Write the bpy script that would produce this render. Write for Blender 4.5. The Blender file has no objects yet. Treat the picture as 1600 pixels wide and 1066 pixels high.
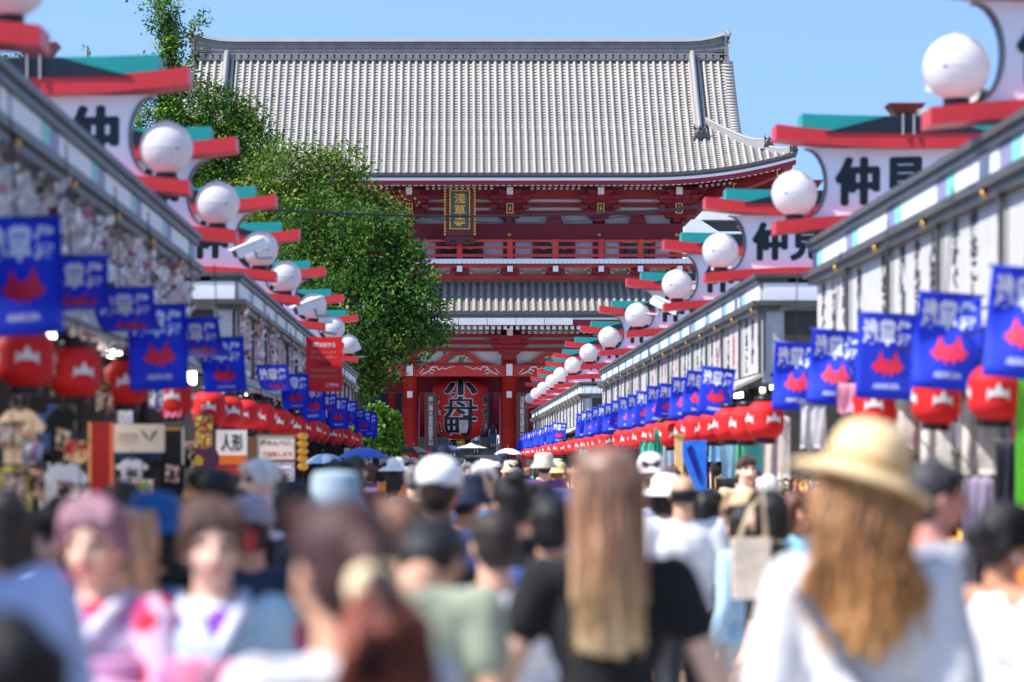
import bpy, bmesh, math, random
import numpy as np
from mathutils import Vector, Matrix, Quaternion

R = math.radians
rng = random.Random(7)
scene = bpy.context.scene

# ------------------------------------------------------------------ camera, sky, sun, exposure
F = 5000.0                      # focal length in photo pixels (photo 1600 wide)
VX, VY = 718.0, 725.0           # vanishing point of the street in the photo
EYE = 1.62
cam_d = bpy.data.cameras.new("camera")
cam = bpy.data.objects.new("camera", cam_d)
scene.collection.objects.link(cam)
cam.location = (0, 0, EYE)
cam.rotation_euler = (R(90), 0, 0)
cam_d.sensor_width = 36.0
cam_d.lens = F / 1600 * 36.0
cam_d.shift_x = (800 - VX) / 1600
cam_d.shift_y = (VY - 533) / 1600
cam_d.clip_start = 0.5
cam_d.clip_end = 6000
cam_d.dof.use_dof = True
cam_d.dof.focus_distance = 150
cam_d.dof.aperture_fstop = 2.6
cam_d.dof.aperture_blades = 9
scene.camera = cam

TO_SUN = Vector((-0.62, -0.20, 0.765)).normalized()
elev = math.asin(TO_SUN.z)
world = bpy.data.worlds.new("World")
scene.world = world
world.use_nodes = True
wn = world.node_tree
wn.nodes.clear()
out = wn.nodes.new("ShaderNodeOutputWorld")
bg = wn.nodes.new("ShaderNodeBackground")
sky = wn.nodes.new("ShaderNodeTexSky")
sky.sky_type = 'NISHITA'
sky.sun_disc = False
sky.sun_elevation = elev
sky.sun_rotation = math.atan2(TO_SUN.x, TO_SUN.y)
sky.altitude = 900
sky.air_density = 1.0
sky.dust_density = 0.15
sky.ozone_density = 3.4
bg.inputs["Strength"].default_value = 0.15
# the air over the city is clear that day: look up the sky model a little above the true
# direction so that it stays blue down to the horizon
geo = wn.nodes.new("ShaderNodeTexCoord")
mpv = wn.nodes.new("ShaderNodeVectorMath"); mpv.operation = 'MULTIPLY_ADD'
mpv.inputs[1].default_value = (1, 1, 0.8); mpv.inputs[2].default_value = (0, 0, 0.33)
nrm = wn.nodes.new("ShaderNodeVectorMath"); nrm.operation = 'NORMALIZE'
wn.links.new(geo.outputs["Generated"], mpv.inputs[0])
wn.links.new(mpv.outputs[0], nrm.inputs[0])
wn.links.new(nrm.outputs[0], sky.inputs["Vector"])
wn.links.new(sky.outputs[0], bg.inputs[0])
wn.links.new(bg.outputs[0], out.inputs[0])

sun_d = bpy.data.lights.new("sun", 'SUN')
sun_d.energy = 3.4
sun_d.angle = R(0.5)
sun_d.color = (1.0, 0.955, 0.89)
sun = bpy.data.objects.new("sun", sun_d)
scene.collection.objects.link(sun)
sun.rotation_euler = TO_SUN.to_track_quat('Z', 'Y').to_euler()
sun.location = (-30, -10, 60)

scene.view_settings.view_transform = 'Standard'
scene.view_settings.look = 'None'
scene.view_settings.exposure = 1.22
scene.view_settings.gamma = 1.0
scene.view_settings.use_curve_mapping = False
scene.render.engine = 'CYCLES'
scene.cycles.use_denoising = True
scene.cycles.max_bounces = 6
scene.cycles.diffuse_bounces = 3
scene.cycles.glossy_bounces = 2
scene.cycles.transparent_max_bounces = 6
scene.cycles.caustics_reflective = False
scene.cycles.caustics_refractive = False

COL = scene.collection

# ------------------------------------------------------------------ helpers
def at(px, py, d):
    return Vector(((px - VX) * d / F, d, EYE - (py - VY) * d / F))
def wx(px, d): return (px - VX) * d / F
def wz(py, d): return EYE - (py - VY) * d / F

def S(c):                       # sRGB 0-255 -> linear rgba
    o = []
    for v in c[:3]:
        v = v / 255
        o.append(v / 12.92 if v <= 0.04045 else ((v + 0.055) / 1.055) ** 2.4)
    return (*o, 1.0)

MATS = {}
def mat(name, col, rough=0.6, var=0.12, scale=4.0, metal=0.0, bump=0.0, stretch=None, spec=0.4, sheen=0.0, seed_obj=False):
    """Plain surface with a little procedural colour variation. col: linear rgb."""
    if name in MATS: return MATS[name]
    m = bpy.data.materials.new(name)
    m.use_nodes = True
    nt = m.node_tree
    b = nt.nodes["Principled BSDF"]
    b.inputs["Roughness"].default_value = rough
    b.inputs["Metallic"].default_value = metal
    b.inputs["Specular IOR Level"].default_value = spec
    if sheen: b.inputs["Sheen Weight"].default_value = sheen
    tc = nt.nodes.new("ShaderNodeTexCoord")
    mp = nt.nodes.new("ShaderNodeMapping")
    if stretch: mp.inputs["Scale"].default_value = stretch
    nz = nt.nodes.new("ShaderNodeTexNoise")
    nz.inputs["Scale"].default_value = scale
    nz.inputs["Detail"].default_value = 5
    nz.inputs["Roughness"].default_value = 0.62
    nt.links.new(tc.outputs["Object"], mp.inputs[0])
    nt.links.new(mp.outputs[0], nz.inputs["Vector"])
    rp = nt.nodes.new("ShaderNodeValToRGB")
    rp.color_ramp.elements[0].position = 0.3
    rp.color_ramp.elements[1].position = 0.7
    c = Vector(col[:3])
    rp.color_ramp.elements[0].color = (*(c * (1 - var)), 1)
    rp.color_ramp.elements[1].color = (*[min(1, v) for v in (c * (1 + var))], 1)
    nt.links.new(nz.outputs["Fac"], rp.inputs[0])
    nt.links.new(rp.outputs[0], b.inputs["Base Color"])
    if bump:
        bp = nt.nodes.new("ShaderNodeBump")
        bp.inputs["Strength"].default_value = bump
        bp.inputs["Distance"].default_value = 0.02
        nt.links.new(nz.outputs["Fac"], bp.inputs["Height"])
        nt.links.new(bp.outputs[0], b.inputs["Normal"])
    MATS[name] = m
    return m

def smat(col, kind="cloth"):
    """Cached material for an sRGB colour and a kind of surface."""
    key = "%s_%d_%d_%d" % (kind, *col[:3])
    if key in MATS: return MATS[key]
    l = S(col)
    if kind == "cloth": return mat(key, l, 0.85, 0.14, 7, bump=0.7, sheen=0.1)
    if kind == "hair": return mat(key, l, 0.55, 0.55, 30, stretch=(1, 1, 0.10), bump=0.6)
    if kind == "skin":
        m = mat(key, l, 0.5, 0.08, 12)
        b = m.node_tree.nodes["Principled BSDF"]
        b.inputs["Subsurface Weight"].default_value = 0.0
        return m
    if kind == "paint": return mat(key, l, 0.4, 0.08, 3)
    return mat(key, l, 0.6, 0.08, 5)

class MB:
    """Collects faces, builds ONE mesh."""
    def __init__(s): s.v = []; s.f = []; s.m = []; s.sm = []
    def add(s, vs, fs, m=0, smooth=False):
        o = len(s.v)
        s.v.extend([tuple(p) for p in vs])
        for f in fs:
            s.f.append([i + o for i in f]); s.m.append(m); s.sm.append(smooth)
    def box(s, x0, x1, y0, y1, z0, z1, m=0):
        s.add([(x0,y0,z0),(x1,y0,z0),(x1,y1,z0),(x0,y1,z0),(x0,y0,z1),(x1,y0,z1),(x1,y1,z1),(x0,y1,z1)],
              [(0,3,2,1),(4,5,6,7),(0,1,5,4),(1,2,6,5),(2,3,7,6),(3,0,4,7)], m)
    def taper(s, x0, x1, y0, y1, z0, z1, k, m=0):   # box whose bottom is narrower in x by k
        c = (x0 + x1) / 2; h = (x1 - x0) / 2 * k
        s.add([(c-h,y0,z0),(c+h,y0,z0),(c+h,y1,z0),(c-h,y1,z0),(x0,y0,z1),(x1,y0,z1),(x1,y1,z1),(x0,y1,z1)],
              [(0,3,2,1),(4,5,6,7),(0,1,5,4),(1,2,6,5),(2,3,7,6),(3,0,4,7)], m)
    def lathe(s, prof, n=20, c=(0,0,0), m=0, smooth=True, axis='z', cap=True):
        vs = []; fs = []
        for r, h in prof:
            for k in range(n):
                a = 2 * math.pi * k / n
                p = (r*math.cos(a), r*math.sin(a), h)
                if axis == 'y': p = (p[0], p[2], p[1])
                if axis == 'x': p = (p[2], p[0], p[1])
                vs.append((p[0]+c[0], p[1]+c[1], p[2]+c[2]))
        for i in range(len(prof)-1):
            for k in range(n):
                a = i*n+k; b = i*n+(k+1) % n
                fs.append((a, b, b+n, a+n))
        if cap:
            fs.append(tuple(range(n-1, -1, -1)))
            fs.append(tuple(range((len(prof)-1)*n, len(prof)*n)))
        s.add(vs, fs, m, smooth)
    def tube(s, pts, rad, n=8, m=0, smooth=True):
        pts = [Vector(p) for p in pts]
        rads = rad if isinstance(rad, (list, tuple)) else [rad]*len(pts)
        vs = []; fs = []
        up = Vector((0, 0, 1))
        for i, p in enumerate(pts):
            t = (pts[min(i+1, len(pts)-1)] - pts[max(i-1, 0)]).normalized()
            u = t.cross(up)
            if u.length < 1e-3: u = t.cross(Vector((1, 0, 0)))
            u.normalize(); w = u.cross(t)
            for k in range(n):
                a = 2*math.pi*k/n
                vs.append(p + (u*math.cos(a) + w*math.sin(a))*rads[i])
        for i in range(len(pts)-1):
            for k in range(n):
                a = i*n+k; b = i*n+(k+1) % n
                fs.append((a, b, b+n, a+n))
        fs.append(tuple(range(n-1, -1, -1))); fs.append(tuple(range((len(pts)-1)*n, len(pts)*n)))
        s.add(vs, fs, m, smooth)
    def prism(s, poly, y0, y1, m=0):                # poly in (x,z)
        n = len(poly)
        vs = [(x, y0, z) for x, z in poly] + [(x, y1, z) for x, z in poly]
        fs = [tuple(range(n)), tuple(range(2*n-1, n-1, -1))]
        for k in range(n):
            j = (k+1) % n
            fs.append((k, k+n, j+n, j))
        s.add(vs, fs, m)
    def band(s, a, b, c, d, m=0, smooth=False):     # four polylines (same length): closed loft
        n = len(a); vs = list(a)+list(b)+list(c)+list(d); fs = []
        for i in range(n-1):
            for q in range(4):
                q2 = (q+1) % 4
                fs.append((q*n+i, q*n+i+1, q2*n+i+1, q2*n+i))
        fs.append((0, n, 2*n, 3*n)); fs.append((n-1, 4*n-1, 3*n-1, 2*n-1))
        s.add(vs, fs, m, smooth)
    def mesh(s, name, mats):
        me = bpy.data.meshes.new(name)
        me.from_pydata(s.v, [], s.f)
        ml = mats if isinstance(mats, (list, tuple)) else [mats]
        for m in ml: me.materials.append(m)
        if any(s.m): me.polygons.foreach_set("material_index", s.m)
        me.polygons.foreach_set("use_smooth", s.sm)
        me.update()
        return me
    def build(s, name, mats, parent=None, loc=None, rot=None):
        return obj(name, s.mesh(name, mats), parent, loc, rot)

def obj(name, me, parent=None, loc=None, rot=None, mats=None):
    o = bpy.data.objects.new(name, me)
    COL.objects.link(o)
    if parent is not None: o.parent = parent
    if loc is not None: o.location = loc
    if rot is not None: o.rotation_euler = rot
    if mats:
        for i, m in enumerate(mats):
            o.material_slots[i].link = 'OBJECT'
            o.material_slots[i].material = m
    return o
def tag(o, label=None, cat=None, group=None, kind=None):
    if label: o["label"] = label
    if cat: o["category"] = cat
    if group: o["group"] = group
    if kind: o["kind"] = kind
    return o
def thing(name, label, cat, loc=(0,0,0), rz=0.0, group=None):
    o = bpy.data.objects.new(name, None)
    o.empty_display_size = 0.2
    COL.objects.link(o)
    o.location = loc; o.rotation_euler = (0, 0, rz)
    return tag(o, label, cat, group)
def copy_tree(o, kids, parent=None):
    c = o.copy(); COL.objects.link(c)
    if parent is not None: c.parent = parent
    for ch in kids.get(o.name, []): copy_tree(ch, kids, c)
    return c
def kid_map(root):
    m = {}
    def walk(o):
        m[o.name] = list(o.children)
        for c in o.children: walk(c)
    walk(root)
    return m

# a scratch scene in which modifiers and text are evaluated (removed at the end)
TMP = bpy.data.scenes.new("scratch")
def evaluated(o):
    TMP.collection.objects.link(o)
    vl = TMP.view_layers[0]
    vl.update()
    dg = vl.depsgraph
    dg.update()
    me = bpy.data.meshes.new_from_object(o.evaluated_get(dg))
    TMP.collection.objects.unlink(o)
    return me

TXT = {}
def text_mesh(s, w, h, mats, bold=0.0, vertical=False, key=None, cuts=0):
    """Lettering as a thin sheet in the XZ plane, centred, w x h metres, read from -Y."""
    k = (s, w, h, bold, vertical, cuts, mats.name)
    if k in TXT: return TXT[k]
    cu = bpy.data.curves.new("lettering", 'FONT')
    cu.body = "\n".join(s) if vertical else s
    cu.align_x = 'CENTER'
    cu.space_line = 0.95
    cu.offset = bold
    cu.resolution_u = 3
    o = bpy.data.objects.new("lettering", cu)
    me = evaluated(o)
    bpy.data.objects.remove(o); bpy.data.curves.remove(cu)
    n = len(me.vertices)
    a = np.zeros(n*3); me.vertices.foreach_get("co", a); a = a.reshape(-1, 3)
    lo, hi = a.min(0), a.max(0)
    b = np.zeros_like(a)
    b[:, 0] = ((a[:, 0]-lo[0])/(hi[0]-lo[0])-.5)*w
    b[:, 2] = ((a[:, 1]-lo[1])/(hi[1]-lo[1])-.5)*h
    me.vertices.foreach_set("co", b.ravel())
    me.materials.clear(); me.materials.append(mats)
    if cuts:
        bm = bmesh.new(); bm.from_mesh(me)
        for i in range(1, cuts):
            x = (i/cuts-.5)*w
            g = bm.verts[:]+bm.edges[:]+bm.faces[:]
            bmesh.ops.bisect_plane(bm, geom=g, plane_co=(x, 0, 0), plane_no=(1, 0, 0))
        bm.to_mesh(me); bm.free()
    me.update()
    TXT[k] = me
    return me

def deform(me, fn):
    """A copy of a mesh with every vertex moved by fn."""
    m2 = me.copy()
    for v in m2.vertices: v.co = fn(v.co)
    m2.update()
    return m2

# ------------------------------------------------------------------ common materials
M_tile = mat("silver_grey_roof_tile", (0.41, 0.38, 0.34), 0.55, 0.16, 1.1, stretch=(1, .25, .25))
M_pan = mat("pan_tile_grey", (0.36, 0.325, 0.28), 0.6, 0.2, 1.5)
M_ridge = mat("ridge_tile_grey", (0.22, 0.205, 0.19), 0.55, 0.2, 2.0)
M_ridgelight = mat("ridge_cap_tile", (0.30, 0.285, 0.27), 0.5, 0.08, 2.0)
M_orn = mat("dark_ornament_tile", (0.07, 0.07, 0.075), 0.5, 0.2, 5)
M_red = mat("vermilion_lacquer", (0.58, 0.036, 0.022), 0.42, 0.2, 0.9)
M_redshade = mat("shaded_red_lacquer", (0.27, 0.011, 0.022), 0.5, 0.16, 1.1)  # red lacquer with the eaves' shade put into its colour
M_plaster = mat("white_plaster", (0.74, 0.73, 0.72), 0.8, 0.05, 1.5)
M_white = mat("white_paint", (0.80, 0.80, 0.80), 0.5, 0.04, 2)
M_gold = mat("gilded_metal", (0.85, 0.50, 0.09), 0.3, 0.1, 6, metal=0.6)
M_goldp = mat("gold_paint", (0.80, 0.42, 0.05), 0.4, 0.15, 20)
M_black = mat("black_lacquer", (0.012, 0.013, 0.02), 0.35, 0.2, 6)
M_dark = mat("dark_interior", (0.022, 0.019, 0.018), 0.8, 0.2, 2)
M_green = mat("verdigris_green", (0.02, 0.19, 0.15), 0.5, 0.15, 4)
M_stone = mat("grey_stone", (0.36, 0.34, 0.32), 0.75, 0.12, 1.6, bump=0.15)
M_navy = mat("shaded_blue_facade", (0.012, 0.045, 0.11), 0.6, 0.2, 1.3)  # blue hall front, darkened to hold the shade of its eave
# ------------------------------------------------------------------ the ground
g = MB(); g.add([(-900, -300, -0.02), (900, -300, -0.02), (900, 2500, -0.02), (-900, 2500, -0.02)], [(0, 1, 2, 3)])
tag(g.build("ground", M_stone), "pale grey ground reaching to the horizon", None, None, "structure")
street = thing("street_pavement", "pale stone slab pavement of the shopping street", None)
del_cat = street
street["kind"] = "structure"
pb = MB(); pb.add([(-2.7, -4, -0.008), (3.9, -4, -0.008), (3.4, 140, -0.008), (-2.7, 140, -0.008)], [(0, 1, 2, 3)])
pb.build("joint_bed", mat("dark_joint_sand", (0.16, 0.15, 0.14), 0.9, 0.15, 8), street)
slab_v = []
for k in range(4):
    s_ = MB()
    s_.add([(-.44,-.29,0),(.44,-.29,0),(.44,.29,0),(-.44,.29,0),(-.432,-.282,.012),(.432,-.282,.012),(.432,.282,.012),(-.432,.282,.012)],
           [(4,5,6,7),(0,1,5,4),(1,2,6,5),(2,3,7,6),(3,0,4,7)])
    t = 0.46 + 0.04*k
    slab_v.append(s_.mesh("paving_slab", mat("paving_slab_%d" % k, (t, t*.96, t*.91), 0.72, 0.1, 2.5, bump=0.1)))
nslab = 0
for j in range(46):
    y = 5.2 + j*0.605
    off = 0.45 if j % 2 else 0
    for i in range(-3, 5):
        x = i*0.905 + off
        if -2.6 < x < 3.2 and nslab < 298:
            obj("paving_slab", rng.choice(slab_v), street, (x, y, -0.008 + rng.uniform(0, .003))); nslab += 1
far = MB()
for j in range(140):
    y = 5.2 + 46*0.605 + j*0.605
    off = 0.45 if j % 2 else 0
    for i in range(-3, 4):
        x = i*0.905+off
        far.box(x-.44, x+.44, y-.29, y+.29, -.006, .004)
tag(far.build("paving_slab", slab_v[1].materials[0], street), kind="stuff")

# ------------------------------------------------------------------ the temple gate
gate = thing("temple_gate", "huge red two-storey temple gate with a silver tiled roof", "temple gate", (0, 158, 0))
GO = Vector((0, 158, 0))
class GB(MB):                    # builds in world coordinates, stores relative to the gate
    def build(s, name, mats, parent=None, **k):
        s.v = [(x, y-158, z) for x, y, z in s.v]
        return MB.build(s, name, mats, parent or gate, **k)
CX = [-10.68, -6.87, -2.45, 2.45, 6.87, 10.68]
D0 = 158.0
def zc(py, d=D0): return wz(py, d)

EX, EY, EZ = 16.15, 153.4, wz(273, 153.4)
RY, RZ = 161.6, wz(91, 161.6)
def flare(x): return 1.0*max(0, (abs(x)-8.6)/(EX-8.6))**2.2
def up(x, t, h=0.0):
    rise = RZ-EZ
    y = EY+(RY-EY)*t
    z = EZ+flare(x)*(1-t)**2+rise*(.78*t+.22*t*t)
    dz = rise*(.78+.44*t)-2*flare(x)*(1-t); dy = RY-EY
    L = math.hypot(dy, dz)
    return Vector((x, y-dz/L*h, z+dy/L*h))
def hip_t(x): return max(0.0, .47*(EX-abs(x))/(EX-12.1))
SP = 0.362
def tile_row_mesh(surf, x, t0, t1, n, pan=True, r=.080, side=1):
    m = MB()
    ring = 7
    for i in range(n):
        a = t0+(t1-t0)*i/n; b = t0+(t1-t0)*(i+1.10)/n
        vs = []
        for (t, rr) in ((a, r*1.08), (b, r*.93)):
            for k in range(ring):
                an = math.pi*k/(ring-1)
                p = surf(x-math.cos(an)*rr, t, math.sin(an)*rr*1.15+.045)
                vs.append((p.x, p.y, p.z))
        fs = [(k, k+1, k+1+ring, k+ring) for k in range(ring-1)] + [tuple(range(ring-1, -1, -1))]
        m.add(vs, fs, 0, False)
        if pan:
            xa, xb = x+.075, x+SP-.075
            xm = (xa+xb)/2
            q = [surf(xa, a, .065), surf(xm, a, .035), surf(xb, a, .065), surf(xa, b, .0), surf(xm, b, -.03), surf(xb, b, .0),
                 surf(xa, a, -.02), surf(xm, a, -.05), surf(xb, a, -.02)]
            m.add(q, [(0,1,4,3),(1,2,5,4),(6,7,1,0),(7,8,2,1)], 2, False)
    # round end tile at the eave
    p = surf(x, t0, .035)
    vs = [(p.x, p.y-.03, p.z)]+[(p.x+math.cos(2*math.pi*k/10)*r*1.25, p.y-.03, p.z+math.sin(2*math.pi*k/10)*r*1.25) for k in range(10)]
    vs2 = [(x_, y_+.09, z_) for x_, y_, z_ in vs[1:]]
    m.add(vs+vs2, [(0, k+1, (k+1) % 10+1) for k in range(10)] + [(k+1, k+11, (k+1) % 10+11, (k+1) % 10+1) for k in range(10)], 1, False)
    # curved end of the pan tile
    if pan:
        pa = surf(x+.09, t0, .05); pb_ = surf(x+SP-.09, t0, .05)
        vs = [(pa.x, pa.y-.02, pa.z+.03), (pb_.x, pb_.y-.02, pb_.z+.03), (pb_.x, pb_.y-.02, pb_.z-.07), ((pa.x+pb_.x)/2, pa.y-.02, pa.z-.12), (pa.x, pa.y-.02, pa.z-.07)]
        m.add(vs, [(0, 1, 2, 3, 4)], 1, False)
    m.v = [(a_-0, b_-158, c_) for a_, b_, c_ in m.v]
    return m.mesh("tile_row", [M_tile, M_orn, M_pan])

roof_root = MB()
# board under the tiles (front slope, back slope, side skirts)
def grid_surf(m, f, us, ts, mi=0):
    nu, nt = len(us), len(ts)
    vs = [f(u, t) for u in us for t in ts]
    fs = [(i*nt+j, (i+1)*nt+j, (i+1)*nt+j+1, i*nt+j+1) for i in range(nu-1) for j in range(nt-1)]
    m.add(vs, fs, mi)
rb = GB()
xs_full = [-13.3+26.6*i/20 for i in range(21)]
grid_surf(rb, lambda x, t: up(x, t, -.09), xs_full, [i/8 for i in range(9)])
for sg in (-1, 1):
    grid_surf(rb, lambda x, t: up(sg*x, t*hip_t(x), -.09), [13.3+(EX-13.3)*i/8 for i in range(9)], [i/4 for i in range(5)])
# back slope mirrored about the ridge plane y=162.1
grid_surf(rb, lambda x, t: Vector((up(x, t, 0).x, 324.2-up(x, t, 0).y, up(x, t, 0).z)), xs_full, [i/8 for i in range(9)])
for sg in (-1, 1):              # hip skirt at the sides and the gable wall
    fr = [up(sg*(12.1+(EX-12.1)*i/6), hip_t(12.1+(EX-12.1)*i/6), 0) for i in range(7)]
    bk = [Vector((p.x, 324.2-p.y, p.z)) for p in fr]
    V = [-1+2*k/12 for k in range(13)]
    vs = []
    for i in range(7):
        xa = abs(fr[i].x); sag = flare(xa)*(1-hip_t(xa))**2
        for v in V: vs.append(Vector((fr[i].x, 162.1+v*(162.1-fr[i].y), fr[i].z-sag*(1-abs(v)**2.2))))
    rb.add(vs, [(i*13+j, i*13+j+1, i*13+14+j, i*13+13+j) for i in range(6) for j in range(12)])
    rb.add([up(sg*13.0, .36), up(sg*13.0, 1.0), Vector((sg*13.0, 162.6, RZ)), Vector((sg*13.0, 324.2-up(13, .36).y, up(13, .36).z))], [(0, 1, 2, 3)])
roof = rb.build("upper_roof", M_tile)
shared = tile_row_mesh(up, 0, 0, .985, 44)
nr = int(EX/SP)
for i in range(-nr, nr+1):
    x = i*SP
    if abs(x) < 8.2:
        obj("tile_row", shared, roof, (x, 0, 0))
    else:
        t1 = .985 if abs(x) <= 13.35 else max(.06, hip_t(x)-.03)
        obj("tile_row", tile_row_mesh(up, x, 0, t1, max(4, int(44*t1))), roof)
# main ridge: stacked flat tiles, cap, half rounds
def ridge_lift(x): return .34*max(0, (abs(x)-11.4)/1.95)**2
xsr = [-13.35+26.7*i/40 for i in range(41)]
zr0, zr1 = wz(90.5, 161.4), wz(66.5, 161.4)
rm = GB()
def P(x, y, z): return Vector((x, y, z))
for k in range(6):
    za = zr0+.22+(zr1-zr0-.22)*k/6; zb = zr0+.22+(zr1-zr0-.22)*(k+.86)/6
    o_ = .04*(k % 2)+.03*(5-k)/5
    for (z_a, z_b, oo) in ((za, zb, o_), (zb, zb+(zr1-zr0)*.03, o_-.035)):
        L = lambda y, z: [P(x, y, z+ridge_lift(x)*(z-zr0)/(zr1-zr0)) for x in xsr]
        rm.band(L(161.4-oo, z_a), L(161.4-oo, z_b), L(162.8+oo, z_b), L(162.8+oo, z_a))
ridge = rm.build("ridge", M_ridge, roof)
rc = GB()
L = lambda y, z: [P(x*1.004, y, z+ridge_lift(x)) for x in xsr]
rc.band(L(161.22, zr1+.02), L(161.30, zr1+.17), L(162.9, zr1+.17), L(162.98, zr1+.02))
rc.build("ridge_cap", M_ridgelight, roof)
hr = GB()
for i in range(-36, 37):
    x = i*.36
    hr.lathe([(.15, 161.18), (.15, 161.42)], 10, (x, 0, zr0+.02), 0, False, 'y')
L = lambda y, z: [P(x, y, z) for x in (-13.3, 13.3)]
hr.band(L(161.30, zr0+.14), L(161.30, zr0+.23), L(162.9, zr0+.23), L(162.9, zr0+.14))
hr.band(L(161.2, zr0-.16), L(161.2, zr0-.08), L(162.9, zr0-.08), L(162.9, zr0-.16))
tag(hr.build("ridge_round_tile", M_ridge, roof), kind="stuff")
def ornament(name, c, s, parent):
    m = GB()
    x, y, z = c
    m.lathe([(.02*s, y-.16*s), (.2*s, y-.15*s), (.34*s, y-.08*s), (.36*s, y+.1*s), (.2*s, y+.14*s)], 10, (x, 0, z), 0, True, 'y')
    for sg in (-1, 1):
        m.tube([(x+sg*.2*s, y, z+.2*s), (x+sg*.36*s, y, z+.42*s), (x+sg*.3*s, y, z+.62*s)], [.1*s, .08*s, .03*s], 6)
        m.lathe([(.02, y-.2*s), (.07*s, y-.17*s), (.07*s, y-.1*s)], 8, (x+sg*.13*s, 0, z+.08*s), 0, True, 'y')
    m.box(x-.4*s, x+.4*s, y-.06*s, y+.1*s, z-.42*s, z-.2*s)
    m.tube([(x, y-.1*s, z+.25*s), (x, y-.16*s, z+.5*s)], [.08*s, .02*s], 6)
    return m.build(name, M_orn, parent)
for sg in (-1, 1):
    for z, s in ((zr1-.35, 1.0),):
        e = GB()
        for k in range(4):
            e.box(min(sg*13.36, sg*(13.62-.03*k)), max(sg*13.36, sg*(13.62-.03*k)), 161.1+.05*k, 163.1-.05*k, zr0-.9+k*.5, zr0-.9+k*.5+.46)
        e.tube([(sg*13.3, 161.2, zr1+.75), (sg*13.55, 161.0, zr1+.35), (sg*13.5, 161.0, zr1-.1)], [.05, .14, .12], 6)
        e.build("ridge_end_ornament", M_ridge, roof)
    # descending ridge
    d = GB()
    ts = [.36+.63*i/12 for i in range(13)]
    xx = sg*11.72
    d.band([up(xx-.17, t, .02) for t in ts], [up(xx-.15, t, .42) for t in ts], [up(xx+.15, t, .42) for t in ts], [up(xx+.17, t, .02) for t in ts])
    d.tube([up(xx, t, .48) for t in ts], .12, 8)
    d.band([up(xx+.24, t, .0) for t in ts], [up(xx+.24, t, .26) for t in ts], [up(xx+.36, t, .26) for t in ts], [up(xx+.36, t, .0) for t in ts])
    d.build("descending_ridge", M_ridgelight, roof)
    p = up(xx, .34, .3)
    ornament("onigawara_ornament", (p.x, p.y, p.z), .8, roof)
    # verge at the gable: tile edges seen end on
    v = GB()
    n = 26
    for i in range(n):
        t = .34+.65*i/n
        a = up(sg*13.42, t, .03); 
        v.tube([up(sg*13.3, t, .05), up(sg*13.78, t, .0)], .085, 6)
        v.box(min(sg*13.36, sg*13.76), max(sg*13.36, sg*13.76), a.y-.05, a.y+.14, a.z-.22, a.z-.09)
    v.build("gable_verge", M_tile, roof)
    # hip ridges
    for (xa, xb, hh, nm) in ((12.1, 14.85, .26, 1.0), (14.85, 15.95, .16, .8)):
        h = GB()
        pts = [up(sg*(xa+(xb-xa)*i/10), hip_t(xa+(xb-xa)*i/10), 0) for i in range(11)]
        for i, p in enumerate(pts): p.z += .22*max(0, (i-6)/4)**2
        A = [p+Vector((-.12*sg, -.12, 0)) for p in pts]; B = [p+Vector((.12*sg, .12, 0)) for p in pts]
        up_ = Vector((0, 0, hh))
        h.band([p-Vector((0, 0, .15)) for p in A], [p+up_ for p in A], [p+up_ for p in B], [p-Vector((0, 0, .15)) for p in B])
        h.tube([p+Vector((0, 0, hh+.04)) for p in pts], .085, 8)
        h.build("hip_ridge", M_ridgelight, roof)
        e = pts[-1]
        ornament("hip_ornament", (e.x+.1*sg, e.y-.12, e.z+hh*.6), .62*nm, roof)
# eave edge: shadow gap, white line, red fascia, rafters
xse = [-EX+2*EX*i/64 for i in range(65)]
def eave_band(name, m_, y0, y1, zlo, zhi, xs=xse, fl=flare, parent=None):
    b = GB()
    L = lambda y, z: [P(x, y, z+fl(x)) for x in xs]
    b.band(L(y0, zlo), L(y0, zhi), L(y1, zhi), L(y1, zlo))
    return b.build(name, m_, parent)
d1 = 153.45
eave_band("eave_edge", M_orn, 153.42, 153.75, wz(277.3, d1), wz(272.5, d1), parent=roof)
eave_band("eave_white_board", M_white, 153.47, 153.8, wz(282.0, d1), wz(277.6, d1), parent=roof)
eave_band("eave_fascia", M_redshade, 153.56, 153.9, wz(289.2, 153.6), wz(282.2, 153.6), parent=roof)
M_shadewhite = mat('shaded_white_paint', (.42, .40, .39), .6, .15, 3)  # rear rafter ends: white paint greyed to look less lit
def rafters(zf, y0, y1, py0, py1, sp, w, xmax, fl, slope, parent, skip=None):
    a = GB(); b = GB()
    n = int(xmax/sp)
    for i in range(-n, n+1):
        x = (i+.5)*sp
        if skip and skip(x): continue
        z0, z1 = wz(py1, y0)+fl(x), wz(py0, y0)+fl(x)
        a.add([(x-w/2,y0,z0),(x+w/2,y0,z0),(x+w/2,y0,z1),(x-w/2,y0,z1),(x-w/2,y1,z0+slope-fl(x)),(x+w/2,y1,z0+slope-fl(x)),(x+w/2,y1,z1+slope-fl(x)),(x-w/2,y1,z1+slope-fl(x))],
              [(4,7,6,5),(0,1,5,4),(1,2,6,5),(2,3,7,6),(3,0,4,7)])
        b.box(x-w/2-.004, x+w/2+.004, y0-.03, y0+.01, z0-.004, z1+.004)
    tag(a.build("rafter", M_redshade, parent), kind="stuff")
    tag(b.build("rafter_end", M_shadewhite if skip else M_white, parent), kind="stuff")
rafters(0, 153.7, 157.8, 285.0, 290.6, .281, .165, 15.6, flare, 1.2, roof)
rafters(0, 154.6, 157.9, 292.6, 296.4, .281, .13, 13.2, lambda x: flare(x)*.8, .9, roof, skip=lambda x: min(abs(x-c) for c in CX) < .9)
so = GB()
grid_surf(so, lambda x, t: Vector((x, 153.9+4.2*t, wz(283.5, 153.9)+flare(x)*(1-t)+1.2*t)), xse, [0, .5, 1])
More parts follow.
